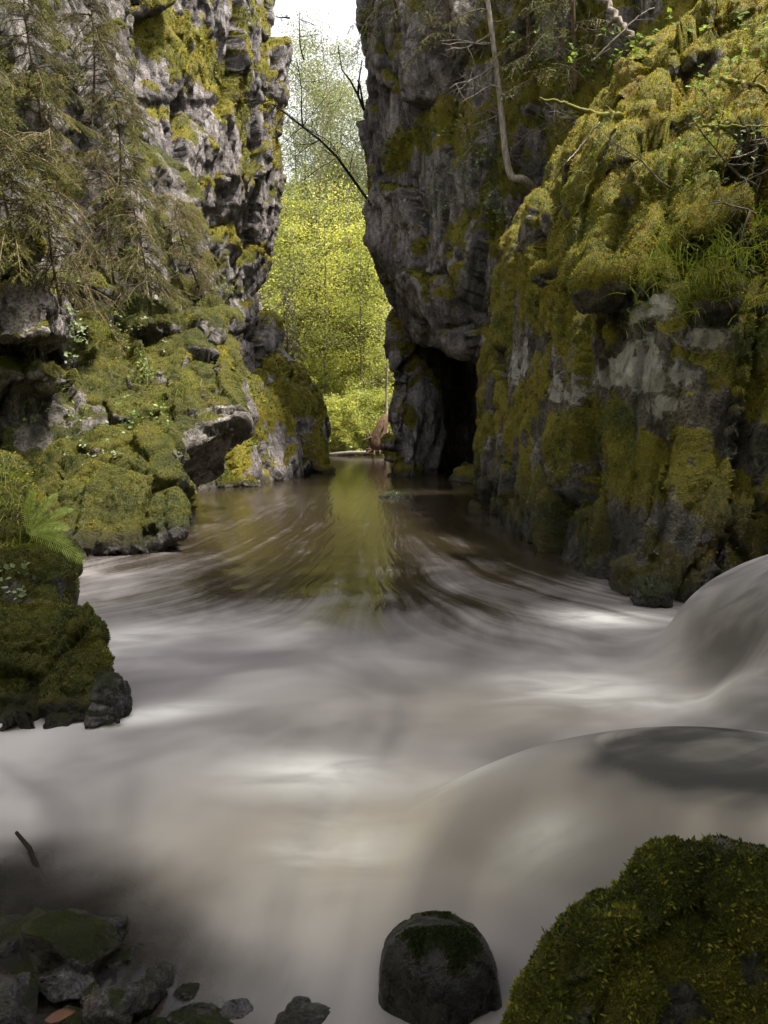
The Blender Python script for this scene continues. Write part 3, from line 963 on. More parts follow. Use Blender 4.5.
# =================================================================== ground and water
def make_ground():
    ys = np.concatenate([np.linspace(-60, 0, 20), np.linspace(0.5, 12, 60), np.linspace(12.5, 130, 150), np.linspace(135, 500, 30)])
    us = np.concatenate([-np.geomspace(400, 8, 40), np.linspace(-7.6, 7.6, 90), np.geomspace(8, 400, 40)])
    X, Y = np.meshgrid(us, ys)
    P = np.stack([X.ravel(), Y.ravel(), np.zeros(X.size)], 1)
    x, y = P[:, 0], P[:, 1]
    bed = -0.32 - 0.35 * sstep(2.5, 6, y) + 0.05 * fbm(P * 2.2, 3, 5) + 0.2 * sstep(2.6, 1.4, y)
    side = np.maximum(np.abs(x + 1.5 * sstep(30, 50, y)) - 6.5 - 0.05 * np.maximum(y - 30, 0), 0) * 1.0
    side = np.minimum(side, 11 + 0.1 * np.abs(x))
    far = np.maximum(y - 47 + 1.2 * fbm(P * 0.12, 2, 8), 0)
    far = np.minimum(far * 0.9, 0.55) + np.maximum(far - 6, 0) * 0.42
    far = np.minimum(far, 32)
    lift = np.maximum(side, far)
    z = bed + lift + np.where(lift > 0.3, 0.5 * fbm(P * 0.15, 4, 9), 0)
    back = np.maximum(-y - 3.0, 0) * 1.3 + np.maximum(np.abs(x) - 4.8, 0) * 1.5 * sstep(4.5, 1.5, y)  # unseen rise behind and beside the camera, added to cut sky light
    z = np.maximum(z, np.minimum(bed + back, 9) + 0.4 * fbm(P * 0.3, 3, 12) * (back > 0.3))
    P[:, 2] = z
    ny, nx = X.shape
    i = np.arange(ny - 1)[:, None] * nx + np.arange(nx - 1)[None, :]
    q = np.stack([i, i + 1, i + nx + 1, i + nx], -1).reshape(-1, 4)
    o = link('ground', np_mesh('ground', P, q, None, None, True, [ground_mat()]))
    tag(o, 'riverbed and forest floor', 'ground', kind='structure')
    return P, q


gP, gQ = make_ground()
GB = BVHTree.FromPolygons(gP.tolist(), gQ.tolist())


def gz(x, y):
    h = GB.ray_cast(Vector((x, y, 200)), Vector((0, 0, -1)))
    return h[0].z if h[0] is not None else 0.0


def water_mat():
    m, nt = nmat('river_water')
    N = NT(nt)
    foam = N.attr('foam')
    warm = N.attr('warm')
    psi = N.attr('flow_across')
    tht = N.attr('flow_along')
    cmb = N.n('ShaderNodeCombineXYZ')
    N.l(N.math('MULTIPLY', psi, 1.0), cmb.inputs[0])
    N.l(N.math('MULTIPLY', tht, 1.0), cmb.inputs[1])
    s1 = N.noise(N.mapping(cmb.outputs[0], (1.7, 0.45, 1)), 1.0, 3, 0.5, 0.5)
    s2 = N.noise(N.mapping(cmb.outputs[0], (7.5, 0.6, 1)), 1.0, 4, 0.6, 0.3)
    P = N.pos()
    soft = N.noise(P, 0.9, 3, 0.5, 0.4)
    soft2 = N.noise(N.mapping(P, (1.2, 3.0, 1)), 1.3, 4, 0.5, 0.6)
    s3 = N.noise(N.mapping(P, (1.0, 0.7, 1)), 1.1, 5, 0.6, 1.2)
    streak = N.math('ADD', N.math('ADD', N.math('MULTIPLY', s1, 0.4), N.math('MULTIPLY', s2, 0.27)), N.math('MULTIPLY', s3, 0.33))
    # in thin foam the streaks decide where it shows; in thick foam they only tint it
    thin = N.math('MULTIPLY', N.math('SUBTRACT', streak, 0.5), N.attr('streaky'))
    f = N.step(N.math('ADD', foam, N.math('MULTIPLY', thin, 2.5)), 0.0, 1.0)
    colc = N.mix(N.step(soft, 0.35, 0.65), (0.17, 0.155, 0.163), (0.36, 0.332, 0.338))
    colc = N.mix(N.math('MULTIPLY', warm, 0.75), colc, (0.43, 0.36, 0.275))
    colc = N.mix(N.math('MULTIPLY', N.step(s1, 0.42, 0.62), 0.62), colc, (0.095, 0.085, 0.091))
    colc = N.mix(N.math('MULTIPLY', N.attr('thin'), N.math('ADD', 0.6, N.math('MULTIPLY', N.step(soft2, 0.35, 0.65), 0.35))), colc, (0.03, 0.0275, 0.028))
    wb = N.math('MULTIPLY', N.attr('white'), N.math('ADD', 0.35, N.math('MULTIPLY', N.step(N.math('ADD', N.math('MULTIPLY', s1, 0.5), N.math('MULTIPLY', soft2, 0.5)), 0.38, 0.6), 1.0)), clamp=True)
    colc = N.mix(wb, colc, (0.82, 0.79, 0.775))
    milky = N.n('ShaderNodeBsdfPrincipled')
    N.l(colc, milky.inputs['Base Color'])
    milky.inputs['Roughness'].default_value = 0.6
    milky.inputs['Specular IOR Level'].default_value = 0.15
    clear = N.n('ShaderNodeBsdfTransparent')
    clear.inputs[0].default_value = (0.42, 0.3, 0.16, 1)
    dark = N.n('ShaderNodeBsdfDiffuse')
    dark.inputs[0].default_value = (0.022, 0.017, 0.009, 1)
    body = N.n('ShaderNodeMixShader')
    N.l(N.attr('deep'), body.inputs[0])
    N.l(clear.outputs[0], body.inputs[1])
    N.l(dark.outputs[0], body.inputs[2])
    gl = N.n('ShaderNodeBsdfGlossy')
    gl.inputs['Roughness'].default_value = 0.1
    gl.inputs[0].default_value = (0.75, 0.73, 0.72, 1)
    rip = N.noise(N.mapping(cmb.outputs[0], (5, 2.2, 1)), 1.0, 3, 0.5)
    bn = N.bump(rip, 0.18, 0.08)
    N.l(bn, gl.inputs['Normal'])
    fr = N.n('ShaderNodeFresnel')
    fr.inputs[0].default_value = 1.33
    N.l(bn, fr.inputs['Normal'])
    surfc = N.n('ShaderNodeMixShader')
    N.l(fr.outputs[0], surfc.inputs[0])
    N.l(body.outputs[0], surfc.inputs[1])
    N.l(gl.outputs[0], surfc.inputs[2])
    fin = N.n('ShaderNodeMixShader')
    N.l(f, fin.inputs[0])
    N.l(surfc.outputs[0], fin.inputs[1])
    N.l(milky.outputs[0], fin.inputs[2])
    out = N.n('ShaderNodeOutputMaterial')
    N.l(fin.outputs[0], out.inputs[0])
    return m


def dome(x, y, cx, cy, rx, ry, h, p):
    r2 = ((x - cx) / rx) ** 2 + ((y - cy) / ry) ** 2
    q = 1 - r2
    q = np.where(q > 0.12, q, 0.12 * np.exp((q - 0.12) / 0.12))      # soft foot
    return h * q ** p


def pg(x, y, px, py, wx, wy, rot=0):
    c = onwater(px, py)
    k = c[1] / FPX
    return gauss(x, y, c[0], c[1], wx * k, wy, rot)


def make_water():
    ys = np.concatenate([np.geomspace(0.9, 9, 330), np.geomspace(9.05, 62, 190)])
    us = np.linspace(-1, 1, 300)
    U, Y = np.meshgrid(us, ys)
    X = U * (1.4 + 0.72 * Y)
    x, y = X.ravel(), Y.ravel()
    P = np.stack([x, y, np.zeros(x.size)], 1)
    z = 0.02 * fbm(P * 0.8, 3, 21) * sstep(12, 6, y)
    z += dome(x, y, 3.2, 5.0, 1.24, 0.8, 0.82, 0.5)
    z += dome(x, y, 2.75, 4.1, 0.9, 0.55, 0.33, 0.8)
    z += dome(x, y, 1.32, 2.85, 1.25, 0.62, 0.38, 0.85)
    b2 = gauss(x, y, 0.36, 1.93, 0.13, 0.16)
    z += 0.05 * gauss(x, y, -2.0, 4.3, 1.2, 0.3, 0.25)
    P[:, 2] = z
    # flow frame: whirling arcs in the pool, straight down the gorge
    w = fbm(P * np.array([0.45, 0.3, 1]), 3, 33) * 0.3
    psi = 2.0 * (x + 0.25) * np.tanh((y - 4.6) / 4.4) + w
    tht = 0.3 * y + 0.6 * np.sqrt(x * x + 0.3)
    for hx, hy, hr in ((3.2, 5.0, 1.0), (2.75, 4.1, 0.6), (1.5, 2.85, 0.55)):
        hw_ = sstep(1.35, 0.5, np.sqrt(((x - hx) / hr) ** 2 + ((y - hy) / (hr * 0.6)) ** 2))
        al, ac = (x - hx) * -0.85 + (y - hy) * -0.5, (x - hx) * -0.5 + (y - hy) * 0.85
        psi = psi * (1 - hw_) + (ac * 6.0 + 0.8 * w) * hw_
        tht = tht * (1 - hw_) + al * 0.5 * hw_
    # how white the long exposure turned the water
    foam = sstep(11.0, 2.9, y + 2.2 * fbm(P * np.array([0.4, 0.35, 1]), 4, 41)) ** 1.25 * 1.15
    foam += 0.22 * pg(x, y, 140, 585, 60, 1.6) + 0.16 * pg(x, y, 215, 530, 45, 2.5) + 0.3 * pg(x, y, 560, 590, 90, 0.9) + 0.14 * pg(x, y, 455, 548, 40, 1.6) + 0.14 * pg(x, y, 290, 500, 50, 3)
    foam = foam - 0.03 * sstep(6, 10, y)
    foam -= 0.35 * pg(x, y, 270, 572, 75, 0.8)
    streaky = (sstep(3.5, 7.0, y) * 0.8 + 0.2) * (1 - 0.75 * sstep(9, 19, y))
    # clear dark places: the bottom left shallows, the glassy crest of the near hump
    cl = sstep(1.6, 0.65, (x + 1.15) * 0.9 + (y - 1.55) * 0.75 + 0.12 * fbm(P * 2.5, 3, 55))
    cl = cl * sstep(3.15, 2.35, y + 0.25 * fbm(P * 1.7, 3, 58))
    foam -= 1.0 * cl
    crest = gauss(x, y, 1.32, 2.8, 0.58, 0.3)
    thin_ = 1.1 * sstep(0.18, 0.72, crest + 0.35 * fbm(P * np.array([2.2, 2.2, 1]), 3, 71)) + 0.3 * gauss(x, y, -2.2, 2.9, 0.6, 0.25)
    thin_ = thin_ + 0.85 * gauss(x, y, 2.15, 4.6, 0.34, 0.4) + 0.6 * gauss(x, y, 2.7, 4.6, 0.3, 0.4) + 0.6 * gauss(x, y, 2.05, 3.85, 0.35, 0.2) + 0.5 * pg(x, y, 270, 575, 90, 0.9) + 0.35 * pg(x, y, 330, 650, 150, 0.35)
    foam -= 0.25 * gauss(x, y, -2.3, 2.8, 0.5, 0.25)
    foam -= 0.75 * gauss(x, y, 0.28, 1.97, 0.2, 0.2)
    foam = np.clip(foam, 0, 1.1)
    white = 0.8 * pg(x, y, 600, 618, 60, 0.3) + 0.7 * pg(x, y, 580, 690, 85, 0.3) + 0.7 * pg(x, y, 310, 775, 75, 0.24) + 0.4 * pg(x, y, 130, 640, 50, 0.5) + 0.55 * pg(x, y, 150, 715, 70, 0.12, 0.35)
    white += 0.5 * pg(x, y, 330, 850, 70, 0.2) + 0.3 * pg(x, y, 700, 705, 80, 0.12) + 0.25 * pg(x, y, 470, 800, 60, 0.25) + 0.3 * pg(x, y, 540, 880, 50, .1)
    white = np.clip(white, 0, 0.9)
    warm = np.clip(0.9 * gauss(x, y, -0.15, 2.75, 0.8, 0.55) + 0.6 * gauss(x, y, 1.1, 2.55, 0.7, 0.3) + 0.4 * gauss(x, y, 0.6, 4.2, 1.2, 0.6) + 0.5 * gauss(x, y, 2.0, 4.5, 0.3, 0.3), 0, 1)
    deep = np.clip(sstep(0.85, 1.7, y - 1.75 + 0.5 * (x + 1.6)), 0, 1) * 0.95
    deep = np.maximum(deep, sstep(3.0, 4.5, y)) * (1 - np.clip(1.5 * b2, 0, 1))
    ny, nx = X.shape
    i = np.arange(ny - 1)[:, None] * nx + np.arange(nx - 1)[None, :]
    q = np.stack([i, i + 1, i + nx + 1, i + nx], -1).reshape(-1, 4)
    me = np_mesh('water', P, q, None, dict(thin=np.clip(thin_, 0, 1), foam=foam, white=white, warm=warm, deep=deep, streaky=streaky, flow_across=psi, flow_along=tht), True, [water_mat()])
    o = link('water', me)
    tag(o, 'silky river water, milky in front and dark glassy in the gap', 'water', kind='structure')


make_water()

# =================================================================== plants
def bezier(p0, p1, p2, n):
    t = np.linspace(0, 1, n)[:, None]
    return (1 - t) ** 2 * p0 + 2 * t * (1 - t) * p1 + t * t * p2


def wobble(pts, amp, seed):
    rg = np.random.default_rng(seed)
    n = len(pts)
    w = rg.normal(size=(n, 3)) * amp
    w[0] = 0
    k = np.cumsum(w, axis=0)
    return pts + k * 0.6


def spray(wood, leaf, p0, d, ln, droop, rg, twig_len=0.35, needle=0.03, nw=0.006, step=0.05, r=0.008, tone=0.5, dens=1.0, hang=0.7):
    """a spruce branch: a drooping axis with hanging side twigs set with needles"""
    d = np.asarray(d, float)
    d = d / np.linalg.norm(d)
    mid = p0 + d * ln * 0.55 + np.array([0, 0, ln * 0.04])
    end = p0 + d * ln + np.array([0, 0, -droop * ln])
    ax = bezier(p0, mid, end, 9)
    wood.tube(ax, np.linspace(r, r * 0.3, 9), 4, 0.5)
    nt = max(4, int(ln / step))
    side = np.cross(d, [0, 0, 1.0])
    side /= np.linalg.norm(side) + 1e-9
    B, TP, TT = [], [], []
    ts = (np.arange(nt) + rg.random(nt)) / nt * 0.9 + 0.1
    for t in ts:
        p = ((1 - t) ** 2 * p0 + 2 * t * (1 - t) * mid + t * t * end)
        s = side * (1 if rg.random() < 0.5 else -1)
        td = d * (0.5 + 0.4 * rg.random()) + s * (0.3 + 0.7 * rg.random()) + np.array([0, 0, -hang * (0.3 + rg.random())])
        td /= np.linalg.norm(td)
        tl = twig_len * (1.1 - 0.7 * t) * (0.5 + 0.8 * rg.random())
        e = p + td * tl + np.array([0, 0, -0.18 * tl])
        B.append(p); TP.append(e); TT.append(t)
    B, TP = np.array(B), np.array(TP)
    # the twig itself: a hair-thin blade
    sd = np.cross(TP - B, rg.normal(size=B.shape))
    sd /= np.linalg.norm(sd, axis=1)[:, None] + 1e-9
    wood.blades(B, TP, np.full(len(B), nw * 0.9), sd, np.full(len(B), 0.5))
    # needles
    per = max(3, int(twig_len / needle * 2.4 * dens))
    u = rg.random((len(B), per))
    base = B[:, None, :] + (TP - B)[:, None, :] * u[:, :, None]
    base[:, :, 2] -= 0.05 * twig_len * (u * u)
    td = (TP - B) / (np.linalg.norm(TP - B, axis=1)[:, None] + 1e-9)
    nd = td[:, None, :] * 0.8 + rg.normal(size=base.shape) * 0.55
    nd /= np.linalg.norm(nd, axis=2)[:, :, None]
    ll = needle * (0.6 + 0.7 * rg.random(u.shape))
    tip = base + nd * ll[:, :, None]
    base, tip = base.reshape(-1, 3), tip.reshape(-1, 3)
    sd = np.cross(tip - base, rg.normal(size=base.shape))
    sd /= np.linalg.norm(sd, axis=1)[:, None] + 1e-9
    tint = np.clip(tone + rg.normal(0, 0.17, len(base)) + np.repeat(rg.normal(0, 0.12, len(B)), per), 0, 1)
    leaf.blades(base, tip, np.full(len(base), nw), sd, tint)


def bare_twigs(wood, p0, d, ln, r, rg, depth=2, droop=0.1):
    d = np.asarray(d, float) / np.linalg.norm(d)
    n = 7
    pts = [np.asarray(p0, float)]
    cd = d.copy()
    for i in range(n - 1):
        cd = cd + rg.normal(size=3) * 0.16 + np.array([0, 0, -droop * 0.2])
        cd /= np.linalg.norm(cd)
        pts.append(pts[-1] + cd * ln / (n - 1))
    pts = np.array(pts)
    wood.tube(pts, np.linspace(r, r * 0.3, n), 4 if r < 0.02 else 6, 0.5)
    if depth > 0:
        for k in range(rg.integers(3, 6)):
            i = rg.integers(1, n - 1)
            dd = cd * 0.6 + rg.normal(size=3) * 0.7
            bare_twigs(wood, pts[i], dd, ln * (0.3 + 0.3 * rg.random()), r * 0.45, rg, depth - 1, droop)
    return pts


def conifer_on_wall(label, base, top, nbr, seed, ln=(0.6, 1.6), mat=None, bark=None, face=(0.4, -0.8, 0), tone=0.5, r=0.07, twig=0.35, droop=0.5, fr=(0.05, 1.0), needle=0.035, nw=0.008, group='sparse spruces hanging on the left slope', dens=1.0, name='spruce_tree', step=0.05):
    rg = np.random.default_rng(seed)
    base, top = np.asarray(base, float), np.asarray(top, float)
    root = empty(name, base, label, 'tree', group)
    tr, wood, leaf = MB(), MB(), MB()
    mid = (base + top) / 2 + rg.normal(size=3) * 0.15
    pts = bezier(base - np.array([0, 0, 0.1]), mid, top, 14)
    tr.tube(pts, np.linspace(r, r * 0.25, 14), 8)
    face = np.asarray(face, float)
    for k in range(nbr):
        t = fr[0] + (fr[1] - fr[0]) * (k + rg.random()) / nbr
        i = min(int(t * 13), 12)
        p = pts[i] + (pts[i + 1] - pts[i]) * (t * 13 - i)
        d = rg.normal(size=3) * np.array([1.2, 0.7, 0.25]) + face
        L = (ln[0] + (ln[1] - ln[0]) * rg.random()) * (1.1 - 0.5 * t)
        spray(wood, leaf, p, d, L, droop * (0.1 + 1.3 * rg.random()), rg, twig, needle, nw, step, 0.010, tone + rg.normal() * 0.18, dens)
    place_child(tr.build('trunk', bark or M_BRBARK), root)
    place_child(wood.build('branches', bark or M_BRBARK), root)
    place_child(leaf.build('crown', mat or M_DRYNEEDLE, smooth=False), root)
    return root


# drooping spruces over the left slope
def S(px, py, lift=0.0):
    p, n = surf(px, py)
    return p + n * lift


LG = [((18, 262), (-20, 60), 34, M_OLIVE, 0.55, 1.0, 'sparse olive spruce at the left edge with drooping twigs'),
      ((58, 300), (48, 130), 34, M_DRYNEEDLE, 0.5, 1.0, 'brown-twigged spruce just right of the one at the left edge'),
      ((112, 285), (96, 150), 34, M_DRYNEEDLE, 0.62, 1.0, 'pale dry spruce hanging over the middle of the left slope'),
      ((152, 300), (128, 180), 30, M_OLIVE, 0.5, 0.9, 'low grey-olive spruce right of the broad-leaved plant'),
      ((200, 285), (172, 195), 30, M_DRYNEEDLE, 0.72, 0.9, 'lowest straw-coloured spruce whose twigs hang over the dark cleft'),
      ((42, 120), (20, -50), 36, M_OLIVE, 0.6, 1.1, 'uppermost green spruce in the top left corner'),
      ((92, 120), (86, -20), 30, M_DRYNEEDLE, 0.4, 1.0, 'thin spruce beside the pale cliff at the top left'),
      ((10, 170), (-30, 40), 26, M_NEEDLE, 0.85, 0.8, 'small dark green spruce at the left edge above the rock block'),
      ((120, 190), (112, 80), 26, M_OLIVE, 0.4, 0.8, 'small spruce clinging to the foot of the pale cliff')]
for i, (b, t, n, mt, tn, L, lab) in enumerate(LG):
    pb = S(*b, 0.05)
    pt = at(t[0], t[1], max(pb[1] - 0.6, 6))
    conifer_on_wall(lab, pb, pt, int(n * 1.7), 900 + i, (0.35 * L, 1.2 * L), mt, face=(0.5, -0.55, -0.05), tone=tn, r=0.025, droop=0.6, twig=0.34, dens=1.9, needle=0.03, step=0.036)

# green conifer sprays on top of the far right cliff and in the dark cleft
for i, (b, t, n, lab) in enumerate([((455, 55), (440, -80), 46, 'dark spruce overhanging the top of the far right cliff'),
                                    ((530, 70), (525, -90), 46, 'green spruce in the cleft behind the leaning bare trunk'),
                                    ((400, 30), (385, -70), 30, 'small dark spruce at the left corner of the far right cliff top'),
                                    ((575, 90), (570, -60), 40, 'shaded spruce between the bare trunk and the mossy slope')]):
    pb = S(*b, 0.05)
    pt = at(t[0], t[1], pb[1] - 0.8)
    conifer_on_wall(lab, pb, pt, n, 950 + i, (0.8, 2.0), M_NEEDLE, face=(-0.3, -0.7, -0.1), tone=0.62, r=0.08, droop=0.45, twig=0.5, needle=0.06, nw=0.016, group='spruces on the right cliff', dens=0.9, step=0.07)

# slender leaning bare trunk on the right
rg = np.random.default_rng(5)
rt = S(532, 190, -0.1)
dB = rt[1] - 0.4
root = empty('bare_tree', rt, 'slender leaning bare trunk with dead side twigs growing from the mossy right slope', 'tree')
tp = np.array([at(546, 204, dB + 0.9), at(524, 178, dB), at(512, 180, dB), at(506, 160, dB), at(502, 120, dB), at(497, 70, dB - 0.2), at(490, 20, dB - 0.4), at(483, -40, dB - 0.6), at(476, -110, dB - 0.8)])
mb = MB()
tt = np.linspace(0, 8, 40)
sm = np.stack([np.interp(tt, np.arange(9), tp[:, k]) for k in range(3)], 1)
for _ in range(3):
    sm[1:-1] = (sm[:-2] + sm[1:-1] * 2 + sm[2:]) / 4
mb.tube(sm, np.interp(np.linspace(0, 1, 40), [0, 0.12, 0.25, 1], [0.15, 0.115, 0.1, 0.045]), 10)
place_child(mb.build('trunk', M_PALEBARK), root)
mb = MB()
for k in range(26):
    i = rg.integers(13, 38)
    d = np.array([rg.choice([-1, 1]) * (0.5 + rg.random()), rg.normal() * 0.4 - 0.2, rg.normal() * 0.35 - 0.05])
    bare_twigs(mb, sm[i], d, 0.5 + rg.random() * 1.3, 0.022, rg, 2, 0.2)
place_child(mb.build('branches', M_TWIG), root)

# dead brush in the dark cleft
for i, (px, py, lab) in enumerate([(545, 165, 'grey tangle of dead twigs at the foot of the leaning trunk'), (575, 120, 'dead brush in the dark cleft beside the mossy branch'), (600, 70, 'bare grey twigs at the upper rim of the mossy slope'),
                                   (748, 150, 'dry fallen twigs caught on the moss at the right edge'), (735, 205, 'dead twig tangle above the grass at the right edge')]):
    p = S(px, py, 0.02)
    rt = empty('dead_brush', p, lab, 'dead brush', 'dead brush on the right slope')
    mb = MB()
    r2 = np.random.default_rng(700 + i)
    for k in range(11 if i < 3 else 6):
        d = np.array([r2.normal() * 0.9 - 0.2, r2.normal() * 0.4 - 0.35, r2.normal() * 0.5 + 0.25])
        bare_twigs(mb, p + r2.normal(size=3) * np.array([0.35, 0.2, 0.1]), d, 0.5 + 0.9 * r2.random(), 0.014, r2, 2, 0.15)
    place_child(mb.build('branches', M_TWIG), rt)


def stick(label, pts, r0, r1, mat=M_TWIG, lift=0.05, name='fallen_branch', twigs=3, seed=1, cat='branch', group='fallen branches on the right slope'):
    P = np.array([S(px, py, lift) if d is None else at(px, py, d) for px, py, d in pts])
    n = len(P)
    tt = np.linspace(0, n - 1, 6 * n)
    sm = np.stack([np.interp(tt, np.arange(n), P[:, k]) for k in range(3)], 1)
    r3 = np.random.default_rng(seed)
    for _ in range(4):
        sm[1:-1] = (sm[:-2] + sm[1:-1] * 2 + sm[2:]) / 4
    sm[1:-1] += r3.normal(size=sm[1:-1].shape) * r0 * 0.35
    mb = MB()
    mb.tube(sm - sm[0], np.linspace(r0, r1, len(sm)), 7)
    for k in range(twigs):
        i = r3.integers(2, len(sm) - 1)
        bare_twigs(mb, sm[i] - sm[0], (sm[-1] - sm[0]) / np.linalg.norm(sm[-1] - sm[0]) * 0.7 + r3.normal(size=3) * 0.6, 0.3 + 0.4 * r3.random(), r1 * 0.8, r3, 1)
    o = mb.build(name, mat)
    o.location = sm[0]
    return tag(o, label, cat, group)


def onto(px0, py0, px1, py1, n, lift=0.05):
    return [(px0 + (px1 - px0) * t, py0 + (py1 - py0) * t, None) for t in np.linspace(0, 1, n)]


stick('thick moss-coated branch jutting out from the slope towards the bare trunk', [(622, 120, None), (600, 114, 12.6), (570, 106, 12.5), (540, 98, 12.4)], 0.05, 0.02, M_MOSSBARK, seed=11)
stick('long pale stick leaning across the upper mossy slope', [(592, 62, 13.2), (612, 42, 13.1), (640, 14, 13.2), (654, 8, 13.3)], 0.02, 0.012, M_TWIG, seed=12)
stick('forked mossy stick hanging down the left face of the slope', onto(613, 132, 568, 238, 5), 0.028, 0.01, M_MOSSBARK, lift=0.1, seed=13, twigs=4)
stick('thin twig hanging parallel to the forked mossy stick', onto(598, 128, 556, 190, 4), 0.014, 0.007, M_TWIG, lift=0.12, seed=14)
stick('thick weathered log slanting down at the top of the slope', [(596, -10, 14.5), (612, 12, 14.2), (632, 38, 13.8)], 0.07, 0.05, M_BARK, seed=15, twigs=1)
stick('mossy branch lying along the slope near the right edge', onto(722, 80, 775, 96, 4), 0.035, 0.02, M_MOSSBARK, seed=16)
stick('pale dry twig lying on the moss mid slope', onto(700, 132, 766, 126, 4), 0.02, 0.01, M_MOSSBARK, lift=0.08, seed=17)
stick('slim pale twig crossing the moss near the right edge', onto(712, 160, 766, 146, 4), 0.012, 0.006, M_TWIG, lift=0.08, seed=18)

# the thin bare tree bowed across the gap
rt = S(372, 205, 0.0)
root = empty('bare_tree', rt, 'thin bowed bare branch reaching across the gap from the right cliff', 'tree')
mb = MB()
bp = np.array([rt, at(362, 192, 27.2), at(350, 175, 27), at(337, 157, 26.8), at(320, 140, 26.6), at(303, 127, 26.4), at(285, 113, 26.2), at(272, 104, 26)])
mb.tube(bp, np.linspace(0.06, 0.018, 8), 6)
place_child(mb.build('trunk', M_DARKWOOD), root)
mb = MB()
r4 = np.random.default_rng(88)
for a, b in (((303, 127, 26.4), (304, 60, 26)), ((304, 60, 26), (290, 18, 26)), ((290, 18, 26), (276, 22, 26))):
    bare_twigs(mb, at(*a), at(*b) - at(*a), np.linalg.norm(at(*b) - at(*a)), 0.03, r4, 2, 0.0)
for k in range(16):
    i = r4.integers(2, 8)
    bare_twigs(mb, bp[i], r4.normal(size=3) + np.array([-0.6, 0, 0.2]), 1.0 + 1.3 * r4.random(), 0.016, r4, 2)
place_child(mb.build('branches', M_DARKWOOD), root)
root = empty('bare_shrub', S(362, 115), 'forked dark twig growing from the upper edge of the far right cliff', 'shrub')
mb = MB()
for (pts) in ([(364, 110), (358, 95), (350, 80), (342, 70), (338, 45)], [(358, 96), (359, 80), (362, 60)], [(364, 110), (360, 85), (357, 80)]):
    mb.tube(np.array([at(px, py, 27.3) for px, py in pts]), np.linspace(0.05, 0.015, len(pts)), 5)
place_child(mb.build('branches', M_DARKWOOD), root)


# broad little leaves
def leaf_cards(mb, C, Nn, size, rg, tint, aspect=0.75, fold=0.0):
    n = len(C)
    u = np.cross(Nn, rg.normal(size=(n, 3)))
    u /= np.linalg.norm(u, axis=1)[:, None] + 1e-9
    v = np.cross(Nn, u)
    s = np.asarray(size).reshape(-1, 1)
    a = C - u * s * 0.5
    b = C + v * s * aspect * 0.5 + Nn * s * fold - u * s * 0.08
    c = C + u * s * 0.55
    d = C - v * s * aspect * 0.5 + Nn * s * fold - u * s * 0.08
    V = np.stack([a, b, c, d], 1).reshape(-1, 3)
    mb.add(V, np.arange(n)[:, None] * 4 + np.array([0, 1, 2, 3]), None, np.repeat(tint, 4))


def herb(label, px, py, n, spread, size, seed, mat=M_HERB, hgt=0.12, group='small herbs on the rocks', name='herb_plant'):
    rg = np.random.default_rng(seed)
    p, nn = surf(px, py)
    rt = empty(name, p, label, 'plant', group)
    lf = MB()
    st = lf
    C, NN = [], []
    for k in range(n):
        o = rg.normal(size=3) * spread * np.array([1, 0.5, 0.8])
        o -= nn * (o @ nn)
        base = p + o
        up = nn * 0.6 + np.array([0, -0.25, 0.7]) + rg.normal(size=3) * 0.35
        up /= np.linalg.norm(up)
        h = hgt * (0.5 + rg.random())
        tip = base + up * h
        st.tube(np.array([base - nn * 0.03, base + up * h * 0.5, tip]), [0.003, 0.0025, 0.002], 3)
        for j in range(rg.integers(3, 6)):
            C.append(tip + rg.normal(size=3) * size * 0.5)
            q = np.array([0, -0.5, 0.8]) + rg.normal(size=3) * 0.45
            NN.append(q / np.linalg.norm(q))
    C, NN = np.array(C), np.array(NN)
    leaf_cards(lf, C, NN, size * (0.6 + 0.7 * rg.random(len(C))), rg, np.clip(rg.normal(0.55, 0.22, len(C)), 0, 1), 0.75, 0.08)
    place_child(lf.build('foliage', mat, smooth=False), rt)
    return rt


